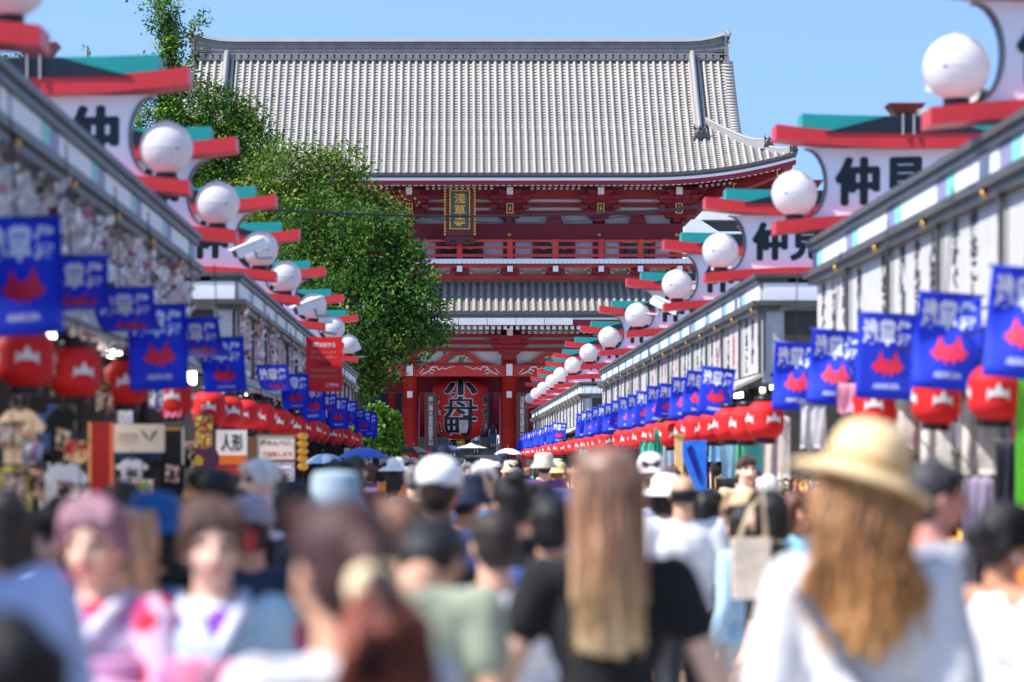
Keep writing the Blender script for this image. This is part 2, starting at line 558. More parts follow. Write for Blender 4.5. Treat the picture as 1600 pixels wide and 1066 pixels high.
so.build("soffit", M_redshade, roof)

# side eaves with their rafters, and the corner hip rafters
for sg in (-1, 1):
    V = [-1+2*k/24 for k in range(25)]
    sz = lambda v: wz(283.5, 153.9)-.12+1.0*abs(v)**2.2
    b = GB()
    xe = lambda o: sg*(EX-o)
    Y = lambda v, o=.45: 162.1+v*(8.7-o)
    b.band([P(xe(.10), Y(v), sz(v)-.02) for v in V], [P(xe(.10), Y(v), sz(v)+.22) for v in V], [P(xe(.5), Y(v), sz(v)+.22) for v in V], [P(xe(.5), Y(v), sz(v)-.02) for v in V])
    b.build("side_fascia", M_redshade, roof)
    b = GB()
    b.band([P(xe(.0), Y(v, .3), sz(v)+.23) for v in V], [P(xe(.0), Y(v, .3), sz(v)+.37) for v in V], [P(xe(.4), Y(v, .3), sz(v)+.37) for v in V], [P(xe(.4), Y(v, .3), sz(v)+.23) for v in V])
    b.build("side_white_board", M_white, roof)
    b = GB()
    vs = []
    for v in V:
        vs += [P(xe(.3), Y(v), sz(v)+.06), P(sg*10.7, 162.1+v*4.1, wz(283.5, 153.9)+1.0)]
    b.add(vs, [(2*k, 2*k+2, 2*k+3, 2*k+1) for k in range(24)]); b.build("side_soffit", M_redshade, roof)
    b = GB(); c_ = GB()
    for k in range(54):
        v = -1+2*(k+.5)/54
        z = sz(v); y = Y(v, .5)
        b.add([(xe(.35), y-.08, z-.17), (xe(.35), y+.08, z-.17), (xe(.35), y+.08, z), (xe(.35), y-.08, z), (sg*10.9, 162.1+v*4.3-.08, z-.17+.85), (sg*10.9, 162.1+v*4.3+.08, z-.17+.85), (sg*10.9, 162.1+v*4.3+.08, z+.85), (sg*10.9, 162.1+v*4.3-.08, z+.85)],
              [(0,1,2,3),(0,4,5,1),(1,5,6,2),(3,2,6,7),(0,3,7,4)])
        c_.box(min(xe(.31), xe(.345)), max(xe(.31), xe(.345)), y-.085, y+.085, z-.175, z+.005)
    tag(b.build("side_rafter", M_redshade, roof), kind="stuff"); tag(c_.build("rafter_end", M_white, roof), kind="stuff")
    h = GB()
    p0, p1 = P(sg*10.6, 158.1, wz(306, 158)), P(sg*15.75, 153.75, wz(281, 153.9)+.72)
    n_ = Vector((sg*.16, .19, 0))
    md = [p0.lerp(p1, u)-Vector((0, 0, .25*math.sin(u*PI_))) for u in [k/8 for k in range(9)]] if False else [p0.lerp(p1, k/8)-Vector((0, 0, .30*math.sin(k/8*math.pi))) for k in range(9)]
    h.band([q-n_-Vector((0, 0, .38)) for q in md], [q-n_ for q in md], [q+n_ for q in md], [q+n_-Vector((0, 0, .38)) for q in md]); hr_ = h.build("hip_rafter", M_redshade, roof)
    for u in (.55, .93):
        q = p0.lerp(p1, u)-Vector((0, 0, .30*math.sin(u*math.pi)))
        g_ = GB(); g_.box(q.x-.15, q.x+.15, q.y-.34, q.y-.26, q.z-.42, q.z+.06); gp_ = g_.build("gold_plaque", M_goldp, hr_)
        g_ = GB(); g_.box(q.x-.09, q.x+.09, q.y-.37, q.y-.345, q.z-.34, q.z-.02); g_.build("black_field", M_black, hr_)
    # bracket tiers that turn the corner under the side eave
    b = GB()
    for (o, z0, z1) in ((.45, wz(347, 158), wz(338, 158)), (.95, wz(334, 158), wz(325, 158)), (1.5, wz(321, 158), wz(311, 158)), (2.1, wz(306, 158), wz(296, 158))):
        b.box(min(sg*10.76, sg*(10.76+o)), max(sg*10.76, sg*(10.76+o)), 158.2-o*.8, 166.0+o*.8, z0, z1)
    b.build("corner_bracket", M_redshade)
# ---- upper storey wall zone (all between y=155.5 and 158.2)
wall = GB(); wall.box(-10.68, 10.68, 158.05, 158.25, zc(441), zc(288)); wall.build("upper_wall", M_plaster)
wb = GB()
for sg in (-1, 1): wb.box(min(sg*10.5, sg*10.75), max(sg*10.5, sg*10.75), 158.3, 166.0, zc(441), zc(288))
wb.box(-10.68, 10.68, 166.0, 166.2, zc(441), zc(288)); wb.build("rear_wall", M_plaster)
def beam(name, m_, x0, x1, y0, y1, py0, py1, parent=None):
    b = GB(); b.box(x0, x1, y0, y1, wz(py1, y0), wz(py0, y0)); return b.build(name, m_, parent)
# stacked purlins stepping outwards, plaster shows between
for (py0, py1, y0) in ((296.5, 311.0, 156.0), (316.5, 323.5, 156.5), (329.5, 335.5, 157.1)):
    beam("purlin", M_redshade, -11.6, 11.6, y0, y0+.35, py0, py1)
beam("plaster_strip", M_plaster, -10.6, 10.6, 156.6, 156.68, 311.0, 317)
beam("plaster_strip", M_plaster, -10.6, 10.6, 157.2, 157.28, 323.5, 330)
beam("head_beam", M_redshade, -11.0, 11.0, 157.55, 158.0, 349.5, 373.5)
for x in CX:
    c = GB(); c.lathe([(.30, zc(441)), (.30, zc(344))], 18, (x, 157.95, 0)); c.build("upper_column", M_redshade)
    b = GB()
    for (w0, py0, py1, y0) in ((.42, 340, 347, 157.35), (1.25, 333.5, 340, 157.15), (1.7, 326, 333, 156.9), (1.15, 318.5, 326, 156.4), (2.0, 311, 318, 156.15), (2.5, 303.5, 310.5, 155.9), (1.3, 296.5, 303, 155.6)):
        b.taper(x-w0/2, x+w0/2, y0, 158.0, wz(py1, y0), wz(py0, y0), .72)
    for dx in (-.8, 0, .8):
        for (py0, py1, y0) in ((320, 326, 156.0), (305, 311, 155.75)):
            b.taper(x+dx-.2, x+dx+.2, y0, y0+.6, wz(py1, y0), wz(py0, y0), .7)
    b.build("bracket_set", M_redshade)
    e = GB(); e.box(x-.15, x+.15, 155.3, 155.62, wz(303.5, 155.3), wz(292.5, 155.3)); e.build("bracket_end", M_white)
    p = GB()
    y0 = 155.68
    p.box(x-.17, x+.17, y0, y0+.1, wz(333.5, y0), wz(317.5, y0)); pl = p.build("gold_plaque", M_goldp)
    q = GB(); q.box(x-.12, x+.12, y0-.02, y0+.01, wz(331.8, y0), wz(319.2, y0)); q.build("black_field", M_black, pl)
    q = GB(); q.lathe([(.075, y0-.05), (.05, y0-.02)], 10, (x, 0, wz(325.5, y0)), 0, True, 'y'); q.lathe([(.04, y0-.04), (.04, y0-.02)], 10, (x, 0, wz(328.2, y0)), 0, True, 'y'); q.lathe([(.04, y0-.04), (.04, y0-.02)], 10, (x, 0, wz(322.8, y0)), 0, True, 'y'); q.build("crest", M_goldp, pl)
    k = GB(); k.lathe([(.02, 157.42), (.09, 157.44), (.11, 157.5), (.11, 157.6)], 12, (x, 0, wz(367, 157.5)), 0, True, 'y'); k.build("gold_boss", M_gold)
# mid-bay struts in the white frieze, doors and windows behind the rail
for i in range(5):
    a, b_ = CX[i], CX[i+1]; m_ = (a+b_)/2; w_ = b_-a
    s_ = GB(); s_.taper(m_-.28, m_+.28, 157.6, 158.04, zc(350), zc(336), 1.6); s_.build("strut", M_redshade)
    fr = GB()
    for xx in (a+.3+.22*w_, b_-.3-.22*w_):
        fr.box(xx-.11, xx+.11, 157.85, 158.04, zc(405), zc(373))
    fr.box(a+.3, b_-.3, 157.86, 158.03, zc(376.5), zc(373)); fr.build("door_frame", M_redshade)
    if i in (0, 4):
        gw = GB(); gw.box(a+.3+.24*w_, b_-.3-.24*w_, 157.98, 158.03, zc(404), zc(377)); lw = gw.build("lattice_window", M_black)
        for q in range(18):
            x = a+.5+.24*w_+(w_*.52-1.0)*q/17
            bar = GB(); bar.lathe([(.035, zc(400)), (.035, zc(381))], 6, (x, 157.93, 0)); bar.build("window_bar", M_green, lw)
        gg = GB(); gg.box(a+.3+.22*w_, b_-.3-.22*w_, 157.84, 157.97, zc(380.2), zc(378)); gg.build("gold_strip", M_goldp, lw)
    else:
        for sg in (-1, 1):
            dm = GB(); cx = m_+sg*.52; top = zc(375.5)
            r_ = .44
            poly = [(cx-r_, zc(408))]+[(cx+r_*math.cos(math.pi-math.pi*k/10), zc(388)+(top-zc(388))*math.sin(math.pi*k/10)**.6 if 0 < k < 10 else zc(388)) for k in range(11)]+[(cx+r_, zc(408))]
            dm.prism(poly[::-1], 157.96, 158.04)
            dd = dm.build("door_leaf", M_black)
            tr = GB(); tr.prism([(cx-.13, zc(390)), (cx+.13, zc(390)), (cx, zc(386))], 157.93, 157.955); tr.build("gold_crest", M_goldp, dd)
        gd = GB()
        for sx in (-1, 0, 1): gd.prism([(m_+sx*.95-.16, zc(375.2)), (m_+sx*.95+.16, zc(375.2)), (m_+sx*.95, zc(378.3))], 157.80, 157.84)
        gd.build("gold_fitting", M_goldp)
# balcony
beam("balcony_floor", M_plaster, -12.2, 12.2, 155.05, 158.0, 404.5, 409)
pe = GB()
for i in range(-55, 56):
    x = i*.222
    pe.box(x-.104, x+.104, 154.98, 155.3, wz(412.0, 155), wz(405.0, 155))
tag(pe.build("plank_end", M_white), kind="stuff")
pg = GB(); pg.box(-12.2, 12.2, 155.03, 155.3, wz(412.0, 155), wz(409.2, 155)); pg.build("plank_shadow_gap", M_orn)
beam("balcony_beam", M_red, -12.1, 12.1, 155.3, 155.6, 412.4, 418)
beam("balcony_sill", M_red, -11.5, 11.5, 156.4, 156.8, 428.5, 437.0)
beam("plaster_panel", M_plaster, -11.3, 11.3, 156.75, 156.9, 416, 429)
xs_b = sorted(CX+[(CX[i]+CX[i+1])/2 for i in range(5)])
rail = thing("railing", None, None, (0, 0, 0)); rail.parent = gate
rail.name = "railing"
for x in xs_b:
    b = GB(); b.box(x-.16, x+.16, 155.25, 156.7, wz(424, 155.3), wz(416, 155.3)); b.taper(x-.55, x+.55, 155.7, 156.7, wz(428.4, 155.7), wz(421, 155.7), .55); b.build("balcony_bracket", M_redshade)
    e = GB(); e.box(x-.13, x+.13, 155.1, 155.245, wz(424.5, 155.1), wz(415.5, 155.1)); e.build("bracket_end", M_white)
    for sg in (-1, 1):
        c = GB()
        pts = [(x+sg*(.62+.17*math.cos(a)*(1-.1*a/3)), 155.68, wz(423, 155.7)+.16*math.sin(a)*(1-.1*a/3)) for a in [k*.6 for k in range(9)]]
        c.tube(pts, .025, 5); c.build("scroll_carving", M_plaster)
    p = GB(); p.box(x-.13, x+.13, 155.08, 155.34, wz(405, 155.1), wz(374, 155.1)); p.build("post", M_red, rail)
for (py0, py1) in ((374.5, 378), (385, 388.5), (397, 401.5)):
    b = GB(); b.box(-12.2, 12.2, 155.12, 155.28, wz(py1, 155.15), wz(py0, 155.15)); b.build("rail", M_red, rail)
# ---- lower roof
LE, LZ = 153.5, wz(489.5, 153.5)
LR, LRZ = 157.0, wz(442, 157.0)
LX = 15.2
def lflare(x): return .8*max(0, (abs(x)-9.5)/(LX-9.5))**2.2
def lo(x, t, h=0.0):
    rise = LRZ-LZ
    y = LE+(LR-LE)*t; z = LZ+lflare(x)*(1-t)**2+rise*(.9*t+.1*t*t)
    dz = rise*(.9+.2*t); dy = LR-LE; L = math.hypot(dy, dz)
    return Vector((x, y-dz/L*h, z+dy/L*h))
lb = GB()
grid_surf(lb, lambda x, t: lo(x, t, -.09), [-LX+2*LX*i/40 for i in range(41)], [i/4 for i in range(5)])
for sg in (-1, 1):
    lb.add([lo(sg*LX, 0), lo(sg*11.5, 1), Vector((sg*11.5, 167.2, LRZ)), Vector((sg*LX, 170.5, LZ+lflare(LX)))], [(0, 1, 2, 3)])
lroof = lb.build("lower_roof", M_tile)
sh2 = tile_row_mesh(lo, 0, 0, .98, 16, r=.1)
for i in range(-41, 42):
    x = i*.357
    if abs(x) < 9.3: obj("tile_row", sh2, lroof, (x, 0, 0))
    else: obj("tile_row", tile_row_mesh(lo, x, 0, .98 if abs(x) < 11.5 else max(.1, .98*(LX-abs(x))/(LX-11.5)), 12, r=.1), lroof)
zg = GB()
for i in range(-32, 33):
    x = i*.357
    zg.tube([lo(x-.17, 1.0, .10), lo(x, .955, .22), lo(x+.17, 1.0, .10)], .035, 5)
tag(zg.build("top_tile", M_ridgelight, lroof), kind="stuff")
lcap = GB(); lcap.box(-11.5, 11.5, 156.75, 157.3, LRZ+.02, wz(437.3, 156.75)); lcap.build("roof_top_course", M_ridge, lroof)
xsl = [-LX+2*LX*i/50 for i in range(51)]
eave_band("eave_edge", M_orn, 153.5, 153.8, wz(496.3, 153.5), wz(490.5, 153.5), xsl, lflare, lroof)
M_gut = mat('pale_gutter_metal', (.56, .55, .54), .5, .08, 2)
for i in range(-7, 4):
    x0 = i*1.37-.03
    gt = GB(); gt.box(x0, x0+1.345, 153.32, 153.56, wz(507.8, 153.4), wz(497.2, 153.4)); gt.build("gutter_panel", M_gut, lroof)
eave_band("eave_fascia", M_redshade, 153.6, 153.95, wz(508.5, 153.6), wz(499.5, 153.6), xsl, lflare, lroof)
eave_band("eave_white_board", M_white, 153.57, 153.9, wz(499.4, 153.6), wz(496.5, 153.6), xsl, lflare, lroof)
rafters(0, 153.75, 157.8, 509.5, 515.0, .293, .16, 14.5, lflare, .8, lroof)
rafters(0, 154.6, 157.9, 517.2, 521.6, .293, .13, 12.5, lflare, .6, lroof, skip=lambda x: min(abs(x-c) for c in CX) < .5)
so = GB()
grid_surf(so, lambda x, t: Vector((x, 153.96+4.1*t, wz(508.6, 153.96)+lflare(x)*(1-t)+.8*t)), xsl, [0, 1]); so.build("soffit", M_redshade, lroof)
# ---- lower storey
for x in CX:
    for yy in (158.0, 162.1, 166.2):
        c = GB(); c.lathe([(.45, 0.0), (.45, .35), (.385, .36), (.375, zc(505) if yy < 159 else zc(520))], 28, (x, yy, 0)); c.build("column", M_red)
    b = GB()
    for (w0, py0, py1, y0) in ((.8, 553, 562, 157.3), (1.35, 545, 553, 157.2), (1.9, 537, 544, 156.9), (1.2, 530, 537, 156.5), (2.2, 523.5, 529.5, 156.2)):
        b.taper(x-w0/2, x+w0/2, y0, 158.0, wz(py1, y0), wz(py0, y0), .7)
    b.build("bracket_set", M_redshade)
    e = GB(); e.box(x-.14, x+.14, 155.6, 156.0, wz(524, 155.7), wz(513, 155.7)); e.build("bracket_end", M_white)
    e = GB(); e.box(x-.15, x+.15, 157.2, 157.66, wz(587, 157.4), wz(569, 157.4)); e.build("beam_nose", M_white)
    e = GB(); e.box(x-.13, x+.13, 157.56, 157.64, wz(621.5, 157.6), wz(611.5, 157.6)); e.build("paper_notice", M_white)
lw = GB(); lw.box(-10.68, 10.68, 158.06, 158.2, zc(571), zc(505)); lw.build("frieze_wall", M_plaster)
for (py0, py1, y0) in ((521.5, 526.5, 156.6), (531, 538, 156.9), (543.0, 549.0, 157.4)):
    beam("purlin", M_redshade, -11.2, 11.2, y0, y0+.3, py0, py1)
beam("lintel_beam", M_red, -11.0, 11.0, 157.62, 158.05, 570.5, 588.0)
beam("rear_lintel", M_redshade, -11.0, 11.0, 162.0, 162.4, 585, 613.5)
beam("rear_lintel", M_redshade, -11.0, 11.0, 166.1, 166.5, 585, 613.5)
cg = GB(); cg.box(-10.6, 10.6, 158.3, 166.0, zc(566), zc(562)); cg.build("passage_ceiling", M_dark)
M_carv = None
def carved():
    m = bpy.data.materials.new("painted_flower_carving"); m.use_nodes = True
    nt = m.node_tree; b = nt.nodes["Principled BSDF"]; b.inputs["Roughness"].default_value = .6
    tc = nt.nodes.new("ShaderNodeTexCoord"); vo = nt.nodes.new("ShaderNodeTexVoronoi"); vo.inputs["Scale"].default_value = 5.5
    rp = nt.nodes.new("ShaderNodeValToRGB"); rp.color_ramp.interpolation = 'CONSTANT'
    cols = [(0, (.03, .18, .08)), (.3, (.55, .5, .3)), (.48, (.05, .25, .2)), (.66, (.55, .06, .08)), (.82, (.6, .3, .3))]
    el = rp.color_ramp.elements
    el[0].position = 0; el[0].color = (*cols[0][1], 1); el[1].position = cols[1][0]; el[1].color = (*cols[1][1], 1)
    for p, c in cols[2:]:
        e = el.new(p); e.color = (*c, 1)
    sx = nt.nodes.new("ShaderNodeSeparateColor")
    nt.links.new(tc.outputs["Object"], vo.inputs["Vector"]); nt.links.new(vo.outputs["Color"], sx.inputs[0]); nt.links.new(sx.outputs[0], rp.inputs[0]); nt.links.new(rp.outputs[0], b.inputs["Base Color"])
    bp = nt.nodes.new("ShaderNodeBump"); nt.links.new(vo.outputs["Distance"], bp.inputs["Height"]); nt.links.new(bp.outputs[0], b.inputs["Normal"])
    return m
M_carv = carved()
for i in range(5):
    m_ = (CX[i]+CX[i+1])/2
    def fl_(u, k): return (m_+u*k, )
    outl = [(-1.75, 570.3), (-1.5, 566.5), (-1.15, 565.5), (-.95, 561), (-.75, 555), (-.4, 551.5), (0, 550.6), (.4, 551.5), (.75, 555), (.95, 561), (1.15, 565.5), (1.5, 566.5), (1.75, 570.3)]
    f1 = GB(); f1.prism([(m_+u, zc(py)) for u, py in outl], 157.82, 158.05); kf = f1.build("frog_leg_strut", M_red)
    f2 = GB(); f2.prism([(m_+u*.62, zc(570.2-(570.2-py)*.78)) for u, py in outl[2:-2]], 157.76, 157.81); f2.build("flower_carving", M_carv, kf)
    # white scrolls painted proud on the lintel
    for sg in (-1, 1):
        c = GB(); xe = CX[i] if sg < 0 else CX[i+1]
        o = lambda u, v: (xe-sg*(.5+u*.032), 157.59, zc(579+v))
        c.tube([o(*p) for p in ((2, 7), (10, 3), (18, -2), (22, 1), (20, 5), (15, 4), (14, 0), (18, -5), (25, -6), (29, -1), (34, -4), (40, -2), (46, -5), (54, -6.5))], [.03, .045, .05, .05, .045, .04, .035, .045, .045, .04, .035, .03, .025, .015], 5)
        c.tube([o(*p) for p in ((6, -3), (3, 1), (-1, 5))], [.04, .03, .015], 5)
        c.build("white_scroll", M_plaster)
    if i != 2:
        wl = GB(); wl.box(CX[i]+.38, CX[i+1]-.38, 162.0, 162.3, 0, zc(614)) if i in (0, 4) else None
        if i in (0, 4): wl.build("side_bay_wall", M_redshade)
plat = GB(); plat.box(-13, 13, 155.5, 169, -.01, .22); plat.build("stone_platform", M_stone)

# vertical wooden name boards on the columns
M_wood = mat("brown_name_board_wood", (0.10, 0.045, 0.028), 0.6, 0.2, 5)
for (px, txt, lab) in ((673, "誠心講大般若経開花山", "tall brown name board with white brush writing beside the giant lantern"), (816, "浅草観音講奉納連", "dark name board with white writing on the sunlit row's side of the column")):
    t = thing("name_board", lab, "sign", (wx(px, 157.2), 157.2, 0))
    b = MB(); b.box(-.26, .26, -.05, .05, wz(701, 157.2), wz(614, 157.2)); b.build("board", M_wood, t)
    b = MB(); b.box(-.30, -.262, -.07, .07, wz(701, 157.2), wz(614, 157.2)); b.box(.262, .30, -.07, .07, wz(701, 157.2), wz(614, 157.2)); b.box(-.30, .30, -.07, .07, wz(703.5, 157.2), wz(701.2, 157.2)); b.build("frame", M_redshade, t)
    obj("lettering", text_mesh(txt, .21, 2.40, M_white, .0, True), t, (0, -.056, wz(657.5, 157.2)))
    s_ = MB(); s_.box(-.2, .2, -.04, .04, .22, wz(703.6, 157.2)); s_.build("stand", M_red, t)

# ------------------------------------------------------------------ hanging plaque and giant lantern
pq = thing("temple_name_plaque", "carved gold framed plaque with gilded characters hanging under the upper eaves", "plaque", (0, 154.9, wz(383, 154.9)))
dq = 154.9
def pz(py): return wz(py, dq)-wz(383, dq)
hx = .72; pxc = wx(718.5, dq)
pq.location.x = pxc
b = MB(); b.prism([(-hx*.98, pz(369)), (hx*.98, pz(369)), (hx, pz(292.5)), (-hx, pz(292.5))], -.05, .12); b.build("board", mat("plaque_red_lacquer", (.12, .012, .012), .4, .2, 3), pq)
b = MB(); b.prism([(-.5, pz(358.5)), (.5, pz(358.5)), (.5, pz(297.5)), (-.5, pz(297.5))], -.09, -.052); b.build("inner_frame", M_goldp, pq)
b = MB(); b.prism([(-.44, pz(357)), (.44, pz(357)), (.44, pz(299.3)), (-.44, pz(299.3))], -.11, -.092); b.build("green_field", mat("plaque_green_field", (.06, .085, .06), .55, .15, 5), pq)
for ch, py in zip("淺草寺", (310.5, 328.5, 347.5)):
    obj("gold_character", text_mesh(ch, .56, .50, M_goldp, .022), pq, (0, -.118, pz(py)))
b = MB()
for k in range(17):
    z = pz(366)+(pz(294)-pz(366))*k/16
    for sg in (-1, 1): b.lathe([(.02, -.12), (.06, -.09), (.065, .02)], 7, (sg*(hx+.0), 0, z), 0, True, 'y')
for k in range(11):
    b.lathe([(.02, -.12), (.06, -.09), (.065, .02)], 7, (-hx+2*hx*k/10, 0, pz(292)), 0, True, 'y')
b.build("gilded_border", M_goldp, pq)
b = MB(); b.prism([(-.74, pz(382)), (.74, pz(382)), (.70, pz(370)), (-.70, pz(370))], -.12, .1)
for sg in (-1, 1): b.lathe([(.12, -.2), (.12, -.1)], 10, (sg*.34, 0, pz(380)), 0, True, 'y')
b.build("bottom_rail", mat("plaque_bottom_red", (.10, .012, .015), .45, .2, 3), pq)

LAN = Vector((wx(719.5, 160.0), 160.0, 0))
lt = thing("giant_lantern", "enormous red paper lantern with three bold black characters in the gate passage", "lantern", (LAN.x, LAN.y, wz(686, 160)))
lh = wz(588, 160)-wz(686, 160)
def lanR(z):
    u = abs(z/lh-.5)*2
    return 1.42*(1-.62*max(0, (u-.55)/.45)**2.6)*(1-.03*u)
b = MB(); b.lathe([(lanR(lh*i/60)*(1.0 if i % 2 else .991), lh*i/60) for i in range(61)], 48); b.build("paper_body", mat("red_lantern_paper", (.62, .014, .014), .55, .1, 1.5), lt)
b = MB(); b.lathe([(.55, -.04), (.58, -.3), (.45, -.32)], 28); ring_ = b.build("bottom_ring", M_black, lt)
b = MB(); b.lathe([(.22, -.62), (.2, -.58)], 16, (0, 0, -.17), 0, True, 'y'); b.build("gold_crest", M_gold, ring_)
b = MB(); b.lathe([(.6, lh-.02), (.62, lh+.4), (.4, lh+.42)], 28); b.build("top_ring", M_black, lt)
def wrap(me, zc_, a0=0.0, eps=.012):
    def fn(co):
        z = co.z+zc_
        r = lanR(z)+eps
        a = a0+co.x/1.42
        return Vector((r*math.sin(a), -r*math.cos(a), z))
    return deform(me, fn)
def tmesh(s, w, h, m, bold, rows=10, cols=14):
    me = text_mesh(s, w, h, m, bold).copy()
    bm = bmesh.new(); bm.from_mesh(me)
    for i in range(1, cols):
        bmesh.ops.bisect_plane(bm, geom=bm.verts[:]+bm.edges[:]+bm.faces[:], plane_co=((i/cols-.5)*w, 0, 0), plane_no=(1, 0, 0))
    for i in range(1, rows):
        bmesh.ops.bisect_plane(bm, geom=bm.verts[:]+bm.edges[:]+bm.faces[:], plane_co=(0, 0, (i/rows-.5)*h), plane_no=(0, 0, 1))
    bm.to_mesh(me); bm.free()
    return me
def fat(me, r, eps0, zc_, n=12):
    """Thickens brush lettering: the glyph repeated round a small circle, each copy 0.2 mm prouder, on the lantern paper."""
    bm = bmesh.new()
    for k in range(n+1):
        dx, dz = (0, 0) if k == n else (r*math.cos(2*math.pi*k/n), r*math.sin(2*math.pi*k/n))
        m2 = me.copy()
        for v in m2.vertices: v.co = (v.co.x+dx, 0, v.co.z+dz)
        m2 = wrap(m2, zc_, 0, eps0+k*.0004)
        bm.from_mesh(m2)
    m3 = bpy.data.meshes.new("character"); bm.to_mesh(m3); bm.free()
    m3.materials.append(me.materials[0])
    return m3
M_ink = mat("black_ink", (.008, .014, .022), .5, .1, 8)
M_outl = mat("pale_outline_paint", (.62, .56, .56), .6, .05, 8)
zl = lambda py: wz(py, 160)-wz(686, 160)
for ch, p0, p1, w in (("小", 592, 622, 1.72), ("舟", 620, 655, 1.76), ("町", 652, 682, 1.72)):
    h = zl(p0)-zl(p1)
    mid = (zl(p0)+zl(p1))/2
    g_ = tmesh(ch, w-.04, h-.06, M_ink, .03 if ch == "小" else .012)
    obj("character", fat(g_, .035 if ch == "小" else .016, .03, mid), lt)
    g_ = tmesh(ch, w-.04, h-.06, M_outl, .03)
    obj("character_outline", fat(g_, .08 if ch == "小" else .062, .014, mid), lt)
M_ink2 = mat("faded_ink", (.05, .045, .05), .6, .2, 8)
for a0, txt in ((-R(58), "奉納山"), (R(62), "魚市連")):
    for k, ch in enumerate(txt):
        obj("side_character", wrap(tmesh(ch, .62, .5, M_ink2, .05, 4, 6), zl(626+20*k), a0, .018), lt)
        obj("character_outline", wrap(tmesh(ch, .68, .55, M_outl, .07, 4, 6), zl(626+20*k), a0, .012), lt)

# ------------------------------------------------------------------ main hall seen through the gate
hall = thing("main_hall", "shadowed main hall with broad stone steps seen through the gate", "hall", (0, 186, 0))
b = MB()
for k in range(18):
    b.box(-16, 16, 0+k*.42, 14, k*.18, (k+1)*.18-.002)
b.build("stone_steps", mat("shaded_step_stone", (.13,.125,.12), .8, .15, 2), hall)  # step stone darkened, the shadow put into its colour
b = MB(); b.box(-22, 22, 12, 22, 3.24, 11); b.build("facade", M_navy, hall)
for x in (-15, -11.6, -7.4, -4.1, -2.3, 2.3, 4.4, 7.4, 11.6, 15):
    b = MB(); b.lathe([(.32, 3.24), (.32, 10.8)], 14, (x, 9.5, 0)); b.build("column", M_redshade, hall)
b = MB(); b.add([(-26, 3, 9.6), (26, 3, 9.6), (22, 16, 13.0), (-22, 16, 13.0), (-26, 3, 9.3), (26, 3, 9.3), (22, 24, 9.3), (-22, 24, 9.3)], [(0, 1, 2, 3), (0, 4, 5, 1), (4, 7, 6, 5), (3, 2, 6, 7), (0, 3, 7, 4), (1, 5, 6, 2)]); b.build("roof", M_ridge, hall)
# ------------------------------------------------------------------ the two rows of shops
KR = 0.0042                       # the sunlit row closes in slightly
def row(side, r, d):             # side -1 shaded row, +1 sunlit row; r metres out from the view axis
    return (-r, d) if side < 0 else (r - KR*d, d)
ROT = {-1: 0.0, 1: KR}
ORD = ["first", "second", "third", "fourth", "fifth", "sixth", "seventh", "eighth", "ninth", "tenth", "eleventh", "twelfth", "thirteenth", "fourteenth", "fifteenth",
       "sixteenth", "seventeenth", "eighteenth", "nineteenth", "twentieth", "twenty-first", "twenty-second", "twenty-third", "twenty-fourth", "twenty-fifth", "twenty-sixth", "twenty-seventh",
       "twenty-eighth", "twenty-ninth", "thirtieth", "thirty-first", "thirty-second", "thirty-third", "thirty-fourth", "thirty-fifth", "thirty-sixth", "thirty-seventh", "thirty-eighth", "thirty-ninth", "fortieth",
       "forty-first", "forty-second", "forty-third", "forty-fourth", "forty-fifth", "forty-sixth", "forty-seventh", "forty-eighth", "forty-ninth", "fiftieth"]
M_metal = mat("weathered_grey_metal", (0.105, 0.10, 0.092), 0.45, 0.25, 3, metal=0.3)
M_metal_l = mat("pale_grey_metal", (0.42, 0.40, 0.38), 0.45, 0.15, 3, metal=0.2)
M_teal = mat("teal_paint", (0.012, 0.30, 0.27), 0.45, 0.1, 3)
M_tealp = mat("pale_teal_panel", (0.22, 0.62, 0.52), 0.5, 0.08, 3)
M_lav = mat("lavender_panel", (0.26, 0.25, 0.42), 0.5, 0.08, 3)
M_signred = mat("signal_red_paint", (0.60, 0.03, 0.034), 0.4, 0.08, 3)
M_signface = mat("white_sign_face", (0.82, 0.82, 0.84), 0.45, 0.03, 2)
M_slab = mat("grey_shop_curtain", (0.50, 0.49, 0.48), 0.7, 0.1, 5)
M_slabp = mat("pinkish_shop_curtain", (0.50, 0.40, 0.40), 0.7, 0.14, 5)
M_grime = mat("grey_ink", (0.035, 0.035, 0.04), 0.7, 0.2, 5)
M_redink = mat("red_ink", (0.62, 0.05, 0.06), 0.6, 0.1, 5)
M_brass = mat("brass_stud", (0.75, 0.42, 0.08), 0.35, 0.1, 4, metal=0.5)
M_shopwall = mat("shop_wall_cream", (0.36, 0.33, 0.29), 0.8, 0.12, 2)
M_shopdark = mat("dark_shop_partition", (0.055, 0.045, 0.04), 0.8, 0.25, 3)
M_awn = mat("beige_awning", (0.50, 0.45, 0.39), 0.8, 0.12, 4)
M_roofm = mat("shop_roof_metal", (0.26, 0.26, 0.26), 0.6, 0.15, 1)
M_tubel = mat("lit_tube", (.9, .9, .88), .5, .01, 2)
M_tubel.node_tree.nodes["Principled BSDF"].inputs["Emission Color"].default_value = (1, .97, .92, 1)
M_tubel.node_tree.nodes["Principled BSDF"].inputs["Emission Strength"].default_value = 4.0
GOODS = ["人形焼", "雷おこし", "扇子", "せんべい", "手ぬぐい", "かんざし", "小物", "和傘", "きびだんご", "履物"]

